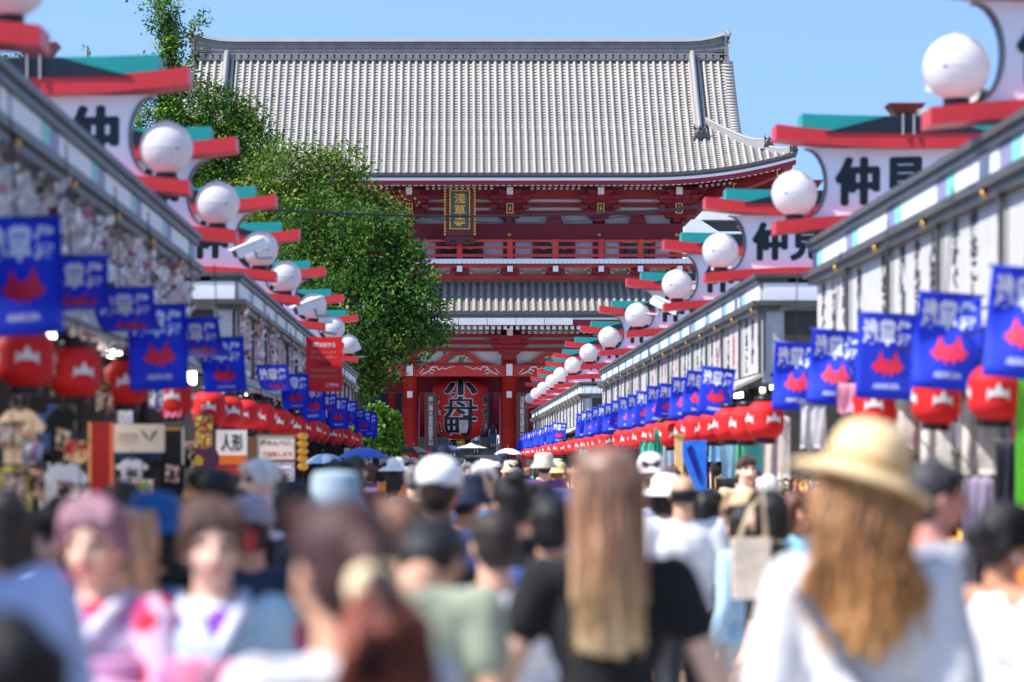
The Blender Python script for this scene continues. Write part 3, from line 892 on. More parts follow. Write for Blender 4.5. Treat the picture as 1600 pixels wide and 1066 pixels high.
def block(side, r0, d0, d1, name_i, label, fascia):
    x0, _ = row(side, r0, 0)
    t = thing("shop_building", label, "shop building", (x0, 0, 0), ROT[side])
    def X(u): return side*u
    def bx(m, u0, u1, y0, y1, z0, z1, mi=0):
        a, b = X(u0), X(u1)
        m.box(min(a, b), max(a, b), y0, y1, z0, z1, mi)
    ZT = 3.67
    m = MB(); bx(m, -.08, .30, d0-.06, d1+.06, ZT-.045, ZT); bx(m, -.05, .28, d0-.03, d1+.03, ZT-.10, ZT-.047)
    m.build("cornice_top_rail", M_metal, t)
    m = MB(); bx(m, .0, .2, d0, d1, ZT-.37, ZT-.10); bx(m, .2, 5.0, d0, d0+.2, ZT-.37, ZT-.10); m.build("cornice_backing", M_metal_l, t)
    m = MB(); bx(m, -.10, .24, d0-.08, d1+.08, ZT-.345, ZT-.29); bx(m, -.06, .2, d0-.04, d1+.04, ZT-.40, ZT-.347)
    m.build("cornice_lower_rail", M_metal, t)
    m = MB(); bx(m, .301, 5.0, d0-.06, d0+.1, ZT-.045, ZT); bx(m, .241, 5.0, d0-.08, d0+.12, ZT-.36, ZT-.29); m.build("end_cornice_rail", M_metal, t)
    m = MB(); bx(m, .02, 4.9, d0-.035, d0-.002, ZT-.287, ZT-.102); m.build("end_white_panel", M_white, t)
    m = MB(); bx(m, .02, 4.6, d0+.02, d0+.12, 2.5, ZT-.372); m.build("end_wall_panel", M_slab, t)
    nb = max(1, round((d1-d0)/2.42)); L = (d1-d0)/nb
    panel = {}
    for k in range(nb):
        y = d0+k*L
        for (a, b, mm, nm) in ((.02, .70, M_white, "white_panel"), (.70, .85, M_tealp, "teal_panel"), (.85, 1.0, M_lav, "lavender_panel")):
            m = panel.get(nm)
            if m is None:
                q = MB(); bx(q, -.022, -.001, a*L, b*L-.01, ZT-.288, ZT-.104); m = panel[nm] = q.mesh(nm, mm)
            obj(nm, m, t, (0, y, 0))
        q = panel.get("stud")
        if q is None:
            b_ = MB(); b_.lathe([(.008, -.035), (.024, -.025), (.028, 0)], 8, (0, 0, 0), 0, True, 'x'); q = panel["stud"] = b_.mesh("brass_stud", M_brass)
        o = obj("brass_stud", q, t, (X(-.062), y+.3, ZT-.375)); o.rotation_euler = (0, 0, 0 if side > 0 else math.pi)
        # hanging fascia panel with brush lettering
        if fascia:
            pm = M_slab if fascia == 1 else M_slabp
            q = panel.get("fas")
            if q is None:
                b_ = MB(); bx(b_, .0, .03, .02, L-.02, 2.62, ZT-.402); q = panel["fas"] = b_.mesh("fascia_panel", pm)
            fp = obj("fascia_panel", q, t, (X(.02), y, 0))
            for c in range(3):
                if rng.random() < .12: continue
                mm = M_redink if rng.random() < (.16 if fascia == 1 else .35) else M_grime
                me = text_mesh(rng.choice(GOODS), .30, .60, mm, .04, True)
                obj("lettering", me, fp, (X(-.006), .45+c*L*.3, 2.95), (0, 0, -side*R(90)))
            dv = panel.get("div")
            if dv is None:
                b_ = MB(); bx(b_, -.035, .0, -.02, .02, 2.6, ZT-.402); dv = panel["div"] = b_.mesh("fascia_divider", M_metal)
            obj("fascia_divider", dv, t, (X(.0), y, 0))
        else:
            q = panel.get("fas")
            if q is None:
                b_ = MB(); bx(b_, .06, .09, .02, L-.02, 2.62, ZT-.402); q = panel["fas"] = b_.mesh("fascia_panel", M_slab)
            obj("fascia_panel", q, t, (X(.02), y, 0))
    AW = .10 if side < 0 else .28
    # awning under the fascia, posts, walls, roof
    m = MB()
    for k in range(nb):
        y = d0+k*L
        m.add([(X(.02), y+.05, 2.60), (X(.02), y+L-.05, 2.60), (X(-AW), y+L-.05, 2.46), (X(-AW), y+.05, 2.46),
               (X(.02), y+.05, 2.56), (X(.02), y+L-.05, 2.56), (X(-AW), y+L-.05, 2.42), (X(-AW), y+.05, 2.42)],
              [(0,1,2,3),(4,7,6,5),(2,6,7,3),(0,4,5,1),(0,3,7,4),(1,5,6,2)])
    m.build("awning", M_awn, t)
    m = MB(); bx(m, 4.6, 4.8, d0, d1, 0, 3.3); m.build("rear_wall", M_shopwall, t)
    for k in range(0, nb+1, 2):
        y = min(d0+k*L, d1-.12)
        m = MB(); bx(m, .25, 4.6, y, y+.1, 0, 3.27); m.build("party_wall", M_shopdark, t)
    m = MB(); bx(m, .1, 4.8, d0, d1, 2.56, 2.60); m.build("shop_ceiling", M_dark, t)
    m = MB(); m.add([(X(.3), d0, ZT-.02), (X(.3), d1, ZT-.02), (X(2.6), d1, ZT+.45), (X(2.6), d0, ZT+.45), (X(5.0), d0, ZT-.02), (X(5.0), d1, ZT-.02)], [(0,1,2,3),(3,2,5,4),(0,3,4),(1,5,2)])
    m.build("roof", M_roofm, t)
    # fluorescent strips: a few stalls have them, most are added to brighten the goods
    for k in range(nb):
        y = d0+(k+.25)*L
        if y < 12 or y > 46: continue
        m = MB(); bx(m, .45, .52, y-.6, y+.6, 2.50, 2.555); sl = m.build("fill_strip", M_tubel, t)
        ld = bpy.data.lights.new("fill_strip_lamp", 'AREA'); ld.shape = 'RECTANGLE'; ld.size = .07; ld.size_y = 1.2; ld.energy = 9; ld.color = (1, .97, .92)
        lo_ = bpy.data.objects.new("fill_strip_lamp", ld); COL.objects.link(lo_); lo_.parent = sl; lo_.location = (X(.485), y, 2.49)
    # counters with boxed goods
    cm = MB(); bx(cm, .5, 1.3, .15, 2*L-.2, .0, .82); cmesh = cm.mesh("sales_counter", mat("counter_wood", (.16, .09, .05), .6, .15, 3))
    for k in range(0, nb-1, 2):
        obj("sales_counter", cmesh, t, (0, d0+k*L, 0))
    return t
BLK = [(-1, 2.38, 9.0, 28.6, "shaded shop row under hanging blossom decorations, with beige awnings", 0),
       (-1, 2.38, 34.2, 73.0, "shaded shop row with pinkish lettered fascia panels beside the dark green tree", 2),
       (1, 3.40, -3.0, 29.5, "sunlit shop row with grey lettered fascia above hanging white cloths", 1),
       (1, 3.40, 34.5, 70.0, "long sunlit shop row with teal and white cornice panels above teal scarves", 1),
       (1, 3.40, 80.0, 126.0, "farthest sunlit shop row ending beside the gate column", 1)]
blocks = [block(s, r, a, b, i, l, f) for i, (s, r, a, b, l, f) in enumerate(BLK)]

# blossom garlands under the shaded cornice
bl = MB()
M_petal = mat("pale_pink_petal", (0.80, 0.68, 0.70), 0.7, 0.2, 30)
M_petal2 = mat("white_petal", (0.88, 0.86, 0.84), 0.7, 0.08, 30)
M_petal3 = mat("rose_petal", (0.50, 0.12, 0.18), 0.7, 0.2, 30)
M_twig = mat("brown_garland_cord", (0.10, 0.06, 0.045), 0.8, 0.2, 30)
for (ya, yb, dens) in ((12.5, 28.5, 62), (34.3, 60, 26)):
    for i in range(int((yb-ya)*dens/10)):
        y0 = ya+(yb-ya)*i/int((yb-ya)*dens/10)
        u = rng.uniform(-.16, .06)
        ln = rng.uniform(.45, .95)
        n = int(ln/.042)
        for k in range(n):
            z = 3.26-ln*k/n
            for q in range(2):
                cx, cy, cz = -2.38+ -u*-1 + rng.uniform(-.06, .06), y0+rng.uniform(-.09, .09), z+rng.uniform(-.03, .03)
                s_ = rng.uniform(.022, .055)
                nv = Vector((rng.gauss(.3, 1), rng.gauss(-.4, 1), rng.gauss(.3, 1))).normalized()
                a = nv.orthogonal().normalized()*s_; b = nv.cross(a)
                c = Vector((cx, cy, cz))
                mi = 0 if rng.random() < .45 else (1 if rng.random() < .75 else (2 if rng.random() < .5 else 3))
                bl.add([c-a, c-b*.7, c+a, c+b*.7], [(0, 1, 2, 3)], mi)
tag(bl.build("blossom_garlands", [M_petal, M_petal2, M_petal3, M_twig]), "mass of pale pink blossom garlands hanging under the shaded cornice", "garlands", None, "stuff")

# ------------------------------------------------------------------ projecting street signs with globe lamps
M_globe = mat("milky_globe_glass", (0.86, 0.83, 0.82), 0.45, 0.02, 2, spec=0.3)
def translucent(m, col, f):
    nt = m.node_tree; b = nt.nodes["Principled BSDF"]; o = nt.nodes["Material Output"]
    tr = nt.nodes.new("ShaderNodeBsdfTranslucent"); mx = nt.nodes.new("ShaderNodeMixShader"); mx.inputs[0].default_value = f
    tr.inputs[0].default_value = (*col, 1)
    nt.links.new(b.outputs[0], mx.inputs[1]); nt.links.new(tr.outputs[0], mx.inputs[2]); nt.links.new(mx.outputs[0], o.inputs[0])
translucent(M_globe, (.92, .88, .86), .45)
def brush(ch, w, h, m_, r, n=10):
    """brush lettering: the glyph repeated round a small circle, each copy a hair prouder"""
    me = text_mesh(ch, w, h, m_, .0)
    bm = bmesh.new()
    for k in range(n+1):
        dx, dz = (0, 0) if k == n else (r*math.cos(2*math.pi*k/n), r*.8*math.sin(2*math.pi*k/n))
        m2 = deform(me, lambda co: Vector((co.x+dx+.06*co.z*abs(co.z), -.0004*k, co.z+dz+.03*co.x)))
        bm.from_mesh(m2)
    m3 = bpy.data.meshes.new("character"); bm.to_mesh(m3); bm.free(); m3.materials.append(m_)
    return m3
def make_sign(side):
    """local +x points away from the street middle; origin on the street-side tip line at eye height 0"""
    t = thing("street_sign", None, "street sign")
    c = 1.2                                       # centre of the sign from the tip
    def X(u): return side*u
    H = EYE
    # face panel with concave ends
    outl = []
    zt, zb = H+2.885, H+2.245
    for k in range(13):
        a = math.pi*(.5-k/12)                       # concave end towards the street
        outl.append((.30+.175*math.cos(a)*1.05, H+2.565+.312*math.sin(a)))
    left = [(.27, zt)]+outl+[(.27, zb)]
    pts = left+[(2*c-x, z) for x, z in reversed(left)]
    m = MB(); m.prism([(X(x), z) for x, z in pts], -.055, .055); face = m.build("sign_face", M_signface, t)
    for e in (0, 1):
        rim = MB()
        ppp = [((x if e == 0 else 2*c-x), z) for x, z in outl]
        o_ = -.02 if e == 0 else .02
        L = lambda dx, yy: [Vector((X(x+dx), yy, z)) for x, z in ppp]
        rim.band(L(-.002*(1 if e == 0 else -1), -.07), L(o_, -.07), L(o_, .07), L(-.002*(1 if e == 0 else -1), .07))
        rim.build("edge_trim", M_metal, t)
    def arc_bar(name, z, th, lift, y, mtl, xa=0.0, xb=None, n=14):
        xb = 2*c if xb is None else xb
        b = MB(); xs = [xa+(xb-xa)*i/n for i in range(n+1)]
        f = lambda x: z+lift*((x-c)/c)**2
        L = lambda yy, dz: [Vector((X(x), yy, f(x)+dz)) for x in xs]
        b.band(L(-y, 0), L(-y, th), L(y, th), L(y, 0))
        return b.build(name, mtl, t)
    arc_bar("top_beam", H+2.875, .13, .085, .22, M_signred)
    arc_bar("bottom_beam", H+2.165, .11, -.065, .20, M_signred)
    arc_bar("teal_roof", H+3.0, .165, .035, .20, M_teal, .24, 2*c-.24)
    w = MB(); w.prism([(X(.44), H+3.012), (X(.72), H+3.085), (X(1.0), H+3.160), (X(2*c-1.0), H+3.160), (X(2*c-.72), H+3.085), (X(2*c-.44), H+3.012)], -.232, -.204); w.build("crest_wedge", M_black, t)
    b = MB()
    vs = [(X(c-.10), -.10, H+3.18), (X(c+.10), -.10, H+3.18), (X(c+.10), .10, H+3.18), (X(c-.10), .10, H+3.18), (X(c-.16), -.16, H+3.275), (X(c+.16), -.16, H+3.275), (X(c+.16), .16, H+3.275), (X(c-.16), .16, H+3.275)]
    b.add(vs, [(0,3,2,1),(0,1,5,4),(1,2,6,5),(2,3,7,6),(3,0,4,7),(4,5,6,7)]); b.box(min(X(c-.17), X(c+.17)), max(X(c-.17), X(c+.17)), -.17, .17, H+3.277, H+3.29)
    tr = b.build("red_tray", mat("brown_red_tray", (.30, .03, .015), .4, .2, 3), t)
    b = MB()
    for dx in (-.05, .05): b.box(X(c)+dx-.008, X(c)+dx+.008, -.25, -.235, H+2.99, H+3.18)
    b.build("tray_strap", M_metal_l, t)
    for k, ch in enumerate("仲見世"):
        obj("character", brush(ch, .37, .41, M_ink, .022), face, (X(.76+.44*k), -.061, H+2.585))
    gb = MB(); gb.lathe([(.003, -.21)]+[(.21*math.sin(math.pi*i/16), -.21*math.cos(math.pi*i/16)) for i in range(1, 16)]+[(.003, .21)], 24, (X(.19), 0, H+2.475))
    gl = gb.build("globe_lamp", M_globe, t)
    b = MB(); b.lathe([(.085, H+2.22), (.085, H+2.285)], 14, (X(.19), 0, 0)); b.build("lamp_base", M_black, gl)
    b = MB(); b.lathe([(.2095, -.006), (.2125, -.004), (.2125, .004), (.2095, .006)], 32, (X(.19), 0, H+2.475), cap=False); b.build("globe_seam", M_globe, gl)
    b = MB(); b.lathe([(.03, .205), (.034, .214), (.012, .222)], 10, (X(.19), 0, H+2.475)); b.build("globe_cap", M_metal_l, gl)
    b = MB(); b.tube([(X(.27), .03, H+2.25), (X(.40), .06, H+2.30), (X(.47), .065, H+2.40)], .008, 5); b.build("lamp_cable", M_black, gl)
    b = MB(); b.lathe([(.010, -.216), (.012, -.2)], 8, (X(.19-.1), 0, H+2.46), 0, True, 'y'); b.build("lamp_plug", M_metal, gl)
    for u in (.7, 1.7):
        b = MB(); b.box(min(X(u-.04), X(u+.04)), max(X(u-.04), X(u+.04)), -.05, .05, 3.6, H+2.15); b.build("support_leg", M_metal, t)
    return t
DL = [16.3, 25.1, 30.4, 36.9, 42.3, 50.3, 58.4, 66.3]
DR = [20.0, 29.3, 37.2, 44.2, 53.3, 62.6, 71.5, 80.5, 89, 96, 105, 113, 121]
for side, ds, r0, word in ((-1, DL, 2.11, "shaded"), (1, DR, 3.0, "sunlit")):
    base = make_sign(side); km = kid_map(base)
    for i, d in enumerate(ds):
        o = base if i == 0 else copy_tree(base, km)
        x, y = row(side, r0, d)
        o.location = (x, y, 0); o.rotation_euler = (0, 0, ROT[side])
        o["label"] = "white lettered sign with red beams and globe lamp, %s along the %s shop row" % (ORD[i], word)
        o["group"] = "shopping street signs on the roof edges"

# ------------------------------------------------------------------ security cameras
M_cam = mat("white_camera_housing", (0.80, 0.79, 0.76), 0.4, 0.04, 3)
def make_cam():
    t = thing("security_camera", None, "camera")
    b = MB(); b.box(-.055, .055, -.19, .19, -.05, .05); b.box(-.07, .07, -.23, .17, .052, .066); b.build("housing", M_cam, t)
    b = MB(); b.box(-.042, .042, -.2, -.188, -.038, .038); b.build("lens_window", M_black, t)
    b = MB(); b.tube([(0, .05, -.05), (0, .05, -.14), (0, .22, -.20)], .018, 6); b.build("bracket", M_metal_l, t)
    return t
cam0 = make_cam(); ck = kid_map(cam0)
CAMS = [(1495, 142, 20.4, 55, 18, "white box camera above the corner of the topmost sunlit sign"), (1137, 425, 38, 62, 24, "white camera tilted beside the globe of the third sunlit sign"), (1040, 478, 50, 62, 24, "white camera pointing down past the fifth sunlit globe lamp"),
        (1098, 448, 45, 80, 4, "small white camera lying low on the sunlit roof edge"),
        (390, 388, 36, -62, 22, "long white camera in front of the third shaded globe lamp"), (484, 478, 47, -62, 20, "cream camera housing between two shaded globe lamps"), (496, 503, 52, -75, 10, "bright white camera low above the red notice board"),
        (547, 548, 66.8, -55, 24, "white camera hanging past the last shaded globe lamp")]
for i, (px, py, d, rz, rx, lab) in enumerate(CAMS):
    o = cam0 if i == 0 else copy_tree(cam0, ck)
    o.location = at(px, py, d); o.rotation_euler = (R(rx), 0, R(rz)); o["label"] = lab; o["group"] = "security cameras along the roof edges"
    if d > 46: o.scale = (1.25, 1.25, 1.25)

# ------------------------------------------------------------------ lanterns
def lanP(z, R0=.15, h=.30):
    u = abs(z/h-.5)*2
    return R0*(1-.5*max(0, (u-.35)/.65)**2.2)
M_lan = mat("red_lantern_skin", (0.66, 0.010, 0.012), 0.7, 0.08, 6)
CROWN = [(-1, -.75), (-.72, -.38), (-.3, -.30), (.3, -.30), (.72, -.38), (1, -.75), (.96, -.1), (.9, .5), (.62, .12), (.42, .22), (.22, .55), (0, 1.0), (-.22, .55), (-.42, .22), (-.62, .12), (-.9, .5), (-.96, -.1)]
def crest_mesh():
    bm = bmesh.new()
    fs = [bm.verts.new((x*.062, 0, z*.058)) for x, z in CROWN]
    f = bm.faces.new(fs); bmesh.ops.triangulate(bm, faces=[f])
    for i in range(1, 8):
        bmesh.ops.bisect_plane(bm, geom=bm.verts[:]+bm.edges[:]+bm.faces[:], plane_co=((i/8-.5)*.124, 0, 0), plane_no=(1, 0, 0))
    for i in range(1, 5):
        bmesh.ops.bisect_plane(bm, geom=bm.verts[:]+bm.edges[:]+bm.faces[:], plane_co=(0, 0, (i/5-.5)*.116), plane_no=(0, 0, 1))
    me = bpy.data.meshes.new("crest"); bm.to_mesh(me); bm.free(); me.materials.append(mat("white_crest_paint", (.75, .72, .70), .5, .05, 8))
    return me
cr = crest_mesh()
def wrapL(a0):
    def fn(co):
        z = co.z+.155; r = lanP(z)+.004; a = a0+co.x/.15
        return Vector((r*math.sin(a), -r*math.cos(a), z))
    return deform(cr, fn)
def make_lantern():
    t = thing("red_lantern", None, "lantern")
    b = MB(); n = 30
    b.lathe([(lanP(.30*i/n)*(1 if i % 2 else .985), .30*i/n) for i in range(n+1)], 24); b.build("paper_body", M_lan, t)
    b = MB(); b.lathe([(.085, -.035), (.085, .004)], 16); b.build("bottom_ring", M_black, t)
    b = MB(); b.lathe([(.085, .296), (.085, .335)], 16); cp = b.build("top_ring", M_black, t)
    b = MB(); b.tube([(0, 0, .33), (0, 0, .46)], .006, 5); b.build("hanging_cord", M_black, cp)
    for k in range(4): obj("white_crest", wrapL(R(8+90*k)), t)
    return t
lan0 = make_lantern(); lk = kid_map(lan0)
first = True
def lantern_row(side, r, h, ds, sc=1.0):
    global first
    for i, d in enumerate(ds):
        o = lan0 if first else copy_tree(lan0, lk)
        first = False
        x, y = row(side, r+rng.uniform(-.04, .04), d)
        o.location = (x, y, EYE+h-.15*sc+(.02 if d < 28 else 0)+rng.uniform(-.015, .015)); o.rotation_euler = (rng.uniform(-.05, .05), rng.uniform(-.05, .05), rng.uniform(-.35, .35))
        q_ = sc if d > 28 else 1.0
        o.scale = (q_, q_, q_)
        o["label"] = "red paper lantern with white crests, %s from the camera in the %s row" % (ORD[i], "shaded" if side < 0 else "sunlit")
        o["group"] = "red lanterns hanging along the shops"
lantern_row(-1, 2.24, .515, [16.4, 18.6, 21.3, 24.9, 29.2, 31.4, 33.6, 35.9, 38.4, 41, 43.6, 46.4, 49.2, 52, 55, 58, 61, 64, 67, 70], 1.06)
dR = [17.4, 19.4, 21.7]+[29.4+2.0*k for k in range(13)]+[58+2.2*k for k in range(9)]+[81+2.6*k for k in range(16)]
lantern_row(1, 2.95, .40, dR, 1.16)
# wire that carries them
for side, r, h, da, db, lab in ((-1, 2.24, .83, 14, 72, "thin black wire carrying the shaded row of lanterns"), (1, 2.98, .745, 14, 124, "thin black wire carrying the sunlit row of lanterns")):
    m = MB(); xa, ya = row(side, r, da); xb, yb = row(side, r, db)
    m.tube([(xa, ya, EYE+h), (xb, yb, EYE+h)], .008, 5); tag(m.build("lantern_wire", M_black), lab, "wire")

# ------------------------------------------------------------------ blue festival flags
M_flag = mat("royal_blue_flag", (0.028, 0.075, 0.70), 0.65, 0.12, 4)
translucent(M_flag, (.06, .13, .98), .45)
M_flagw = mat("flag_white_print", (0.72, 0.76, 0.88), 0.6, 0.05, 4)
M_flagr = mat("flag_red_print", (0.72, 0.02, 0.07), 0.6, 0.05, 4)
FW, FH = .39, .56
PEAK = [(-1.05, -.2), (-.72, .2), (-.5, 1.05), (-.26, .3), (0, .0), (.22, .35), (.5, 1.1), (.72, .25), (1.05, -.2), (.62, -.75), (.4, -.55), (.22, -1), (0, -.6), (-.22, -1), (-.4, -.55), (-.62, -.75)]
def peak_mesh():
    bm = bmesh.new(); f = bm.faces.new([bm.verts.new((x*.105, 0, z*.085)) for x, z in PEAK]); bmesh.ops.triangulate(bm, faces=[f])
    for i in range(1, 6): bmesh.ops.bisect_plane(bm, geom=bm.verts[:]+bm.edges[:]+bm.faces[:], plane_co=((i/6-.5)*.2, 0, 0), plane_no=(1, 0, 0))
    me = bpy.data.meshes.new("red_mark"); bm.to_mesh(me); bm.free(); me.materials.append(M_flagr); return me
pk = peak_mesh()
def flag_fn(kind):
    if kind == 0: return lambda x, z: Vector((x, .018*math.sin(x*14+z*6), z))
    if kind == 1: return lambda x, z: Vector((x*.97, .035*math.sin(x*10-z*9+.6)+.02*z, z*.99))
    if kind == 2:                                   # lifted by the wind
        return lambda x, z: Vector((x*.97, .30*(z/FH)**2*FH+.03*math.sin(x*12+z*8), z*(1-.18*(z/FH)**2)))
    return lambda x, z: Vector((x*.95+.10*(z/FH)**2, .8*FH*(abs(z)/FH)**1.3-.03*math.sin(x*12), z*(1-.52*abs(z)/FH)))
def make_flag(kind):
    fn = flag_fn(kind)
    t = thing("blue_flag", None, "flag")
    m = MB(); nx, nz = 8, 10
    vs = []
    for yy in (-.0015, .0015):
        for j in range(nz+1):
            for i in range(nx+1):
                p = fn((i/nx-.5)*FW, -FH*j/nz); vs.append((p.x, p.y+yy, p.z))
    N = (nx+1)*(nz+1)
    fs = []
    for j in range(nz):
        for i in range(nx):
            a = j*(nx+1)+i
            fs.append((a, a+1, a+nx+2, a+nx+1)); fs.append((N+a, N+a+nx+1, N+a+nx+2, N+a+1))
    for j in range(nz):
        for i in (0, nx):
            a = j*(nx+1)+i; fs.append((a, a+nx+1, N+a+nx+1, N+a))
    for i in range(nx):
        a = nz*(nx+1)+i; fs.append((a, a+1, N+a+1, N+a))
    m.add(vs, fs, 0, True)
    cl = m.build("flag_cloth", M_flag, t)
    def put(me, cx, cz, name):
        def f(co):
            p = fn(co.x+cx, co.z+cz); return Vector((p.x, p.y-.006, p.z))
        obj(name, deform(me, f), cl)
    for k, ch in enumerate("浅草祭"):
        put(tmesh(ch, .105, .175, M_flagw, .06, 4, 4), (-.115+.115*k), -.125, "white_character")
    put(pk, 0.01, -.33, "red_mark")
    put(tmesh("ASAKUSA", .17, .036, M_flagw, .02, 2, 6), .005, -.475, "white_word")
    b = MB(); b.tube([(-FW/2-.01, 0, .0), (FW/2+.01, 0, .0)], .009, 6); b.build("top_rod", mat("blue_rod", (.02, .03, .25), .4, .1, 3), t)
    b = MB(); b.tube([(-.02, 0, .005), (-.03, 0, .62)], .005, 4); b.build("string", M_black, t)
    return t
flags = [make_flag(k) for k in range(4)]
fkm = [kid_map(f) for f in flags]
used = [False]*4
FR = [13.6, 15.9, 18.4, 21.0, 23.7, 26.4]+[34.0+2.35*k for k in range(15)]+[81.5+2.5*k for k in range(17)]
FLp = [(-1, 15.2, 0, 2.09, 1.17), (-1, 17.6, 3, 2.12, 1.14), (-1, 19.6, 3, 2.06, 1.06), (-1, 21.1, 0, 2.0, 1.03), (-1, 24.4, 3, 2.02, 1.1), (-1, 26.8, 2, 2.0, 1.05)]
FLp += [(-1, 34.5+4.6*k, (3, 2, 0, 3, 1, 2)[k % 6], 2.02, 1.0+.03*(k % 3)) for k in range(9)]
ALL = [(1, d, (1, 0, 1, 1, 2)[k % 5] if d > 30 else (1 if k % 3 else 0), 2.9, .98) for k, d in enumerate(FR)]+FLp
cnt = {1: 0, -1: 0}
for (side, d, kind, r, h) in ALL:
    o = flags[kind] if not used[kind] else copy_tree(flags[kind], fkm[kind])
    used[kind] = True
    x, y = row(side, r, d)
    o.location = (x, y, EYE+h+rng.uniform(-.02, .02))
    o.rotation_euler = (rng.uniform(-.06, .06), R(rng.uniform(2, 9))*(1 if side > 0 else -.3), R(rng.uniform(-14, 14)))
    k_ = .92 if d > 30 else 1.0
    o.scale = (k_, k_, k_)
    if d > 30: o.location.z += .05
    o["label"] = "blue flag with red mark, %s from the camera over the %s shop fronts" % (ORD[cnt[side]], "sunlit" if side > 0 else "shaded")
    o["group"] = "blue festival flags along the shops"; cnt[side] += 1
for k in range(4):
    if not used[k]:
        for c in list(flags[k].children): bpy.data.objects.remove(c)

# ------------------------------------------------------------------ overhead wires
for (pa, pm, pb_, d, rad, lab) in (((398, 326), (760, 338), (1125, 322), 58, .022, "thick dark overhead wire sagging across the street below the plaque"), ((620, 334), (900, 346), (1170, 300), 60, .010, "thin overhead wire crossing above the thick one near the gate")):
    A, B, M_ = at(*pa, d), at(*pb_, d), at(*pm, d)
    m = MB(); pts = []
    for k in range(25):
        t = k/24; p = A*(1-t)**2+B*t*t+(M_*2-(A+B)*.5)*2*t*(1-t)*.5*1.0
        pts.append(A.lerp(B, t)+Vector((0, 0, (M_.z-(A.z+B.z)/2)*4*t*(1-t))))
    m.tube(pts, rad, 6); tag(m.build("overhead_wire", M_black), lab, "wire")

# ------------------------------------------------------------------ notice boards and goods at the shops
def board(name, label, cat, px0, py0, px1, py1, d, col, parts=(), th=.03, rz=0.0, frame=None):
    """Upright board facing the camera side; parts: (kind, text, fx, fy, fw, fh, colour)"""
    c = at((px0+px1)/2, (py0+py1)/2, d)
    w, h = (px1-px0)*d/F, (py1-py0)*d/F
    t = thing(name, label, cat, (c.x, c.y, c.z-h/2), rz)
    m = MB(); m.box(-w/2, w/2, -th/2, th/2, 0, h); b = m.build("board", smat(col, "paint"), t)
    for (kind, txt, fx, fy, fw, fh, cc) in parts:
        if kind == "text":
            obj("lettering", text_mesh(txt, fw*w, fh*h, smat(cc, "ink"), .02), b, (fx*w, -th/2-.004, h/2+fy*h))
        elif kind == "vtext":
            obj("lettering", text_mesh(txt, fw*w, fh*h, smat(cc, "ink"), .02, True), b, (fx*w, -th/2-.004, h/2+fy*h))
        else:
            q = MB(); q.box(fx*w-fw*w/2, fx*w+fw*w/2, -th/2-.012, -th/2-.002, h/2+fy*h-fh*h/2, h/2+fy*h+fh*h/2); q.build(kind, smat(cc, "paint"), b)
    if frame:
        q = MB(); f = .018
        q.box(-w/2-f, -w/2-.001, -th/2-.01, th/2+.01, -f, h+f); q.box(w/2+.001, w/2+f, -th/2-.01, th/2+.01, -f, h+f); q.box(-w/2, w/2, -th/2-.01, th/2+.01, h+.001, h+f); q.box(-w/2, w/2, -th/2-.01, th/2+.01, -f, -.001)
        q.build("frame", smat(frame, "paint"), t)
    return t
W_ = (235, 235, 230)
board("notice_board", "red notice board with white lines of writing above the shaded flags", "sign", 478, 527, 535, 612, 43, (222, 30, 26),
      [("text", "7時30分から", 0, .36, .62, .10, W_), ("text", "混雑いたします", -.02, .22, .7, .055, (200, 130, 120)), ("text", "お客様へお願い", -.02, .13, .76, .055, (200, 130, 120)), ("text", "ご注意", .0, .01, .4, .07, (70, 20, 30)), ("text", "歩行者専用道路", 0, -.11, .76, .055, (205, 120, 110)), ("text", "商店街振興組合", 0, -.22, .76, .055, (205, 120, 110)), ("text", "ご案内", .22, -.38, .34, .07, W_)])
board("shop_sign", "cream rice cracker sign with black and red writing under shaded lanterns", "sign", 402, 681, 460, 718, 33, (225, 208, 190),
      [("text", "揚せんべい", -.02, .2, .8, .24, (60, 40, 25)), ("text", "発送致します", .03, -.27, .82, .2, (200, 60, 45))], frame=(120, 90, 60))
board("price_board", "white price board with three prices below the cream sign", "sign", 425, 722, 460, 752, 33, (225, 220, 222),
      [("text", "揚 小", .08, .36, .5, .13, (200, 60, 90)), ("text", "¥350", .08, .08, .5, .16, (60, 55, 60)), ("text", "¥600", .08, -.14, .5, .16, (60, 55, 60)), ("text", "¥1,080", .08, -.36, .56, .14, (60, 55, 60)), ("vtext", "店頭販売", .42, 0, .1, .8, (110, 110, 115))])
board("shop_poster", "white poster with bold black brush writing over an orange strip", "poster", 338, 672, 386, 726, 29.5, (232, 228, 222),
      [("text", "人形", .0, .14, .72, .5, (30, 28, 32)), ("orange_strip", "", 0, -.36, .98, .26, (225, 110, 30))])
board("red_sign_board", "plain red panel leaning below the brush lettered poster", "panel", 336, 727, 388, 760, 29.6, (190, 45, 45))
board("tan_sign_board", "plain tan board between the poster and the cream sign", "panel", 386, 682, 402, 736, 31, (178, 120, 75))
board("imprint_sign", "beige shop sign with grey writing and a wing emblem above a blue strip", "sign", 178, 663, 257, 707, 22.6, (200, 184, 168),
      [("text", "THE IMPERIAL", -.22, .12, .42, .09, (130, 115, 108)), ("text", "SOUVENIR SHOP", -.22, -.04, .42, .09, (140, 125, 118)), ("text", "Tokyo Japan", -.22, -.2, .3, .06, (150, 135, 128))])
sg_ = [o for o in COL.objects if o.name == "imprint_sign"][0]
e = MB()
for s_ in (-1, 1):
    for k in range(3):
        a = R(20+28*k)
        e.prism([(s_*.004+.02*k*s_*.3, -.03+.006*k), (s_*(.03+.012*k), .0+.018*k), (s_*(.02+.018*k), .03+.016*k)][::(1 if s_ > 0 else -1)], -.02, -.016)
e.build("wing_emblem", smat((110, 98, 96), "ink"), sg_, (.07, 0, .11))
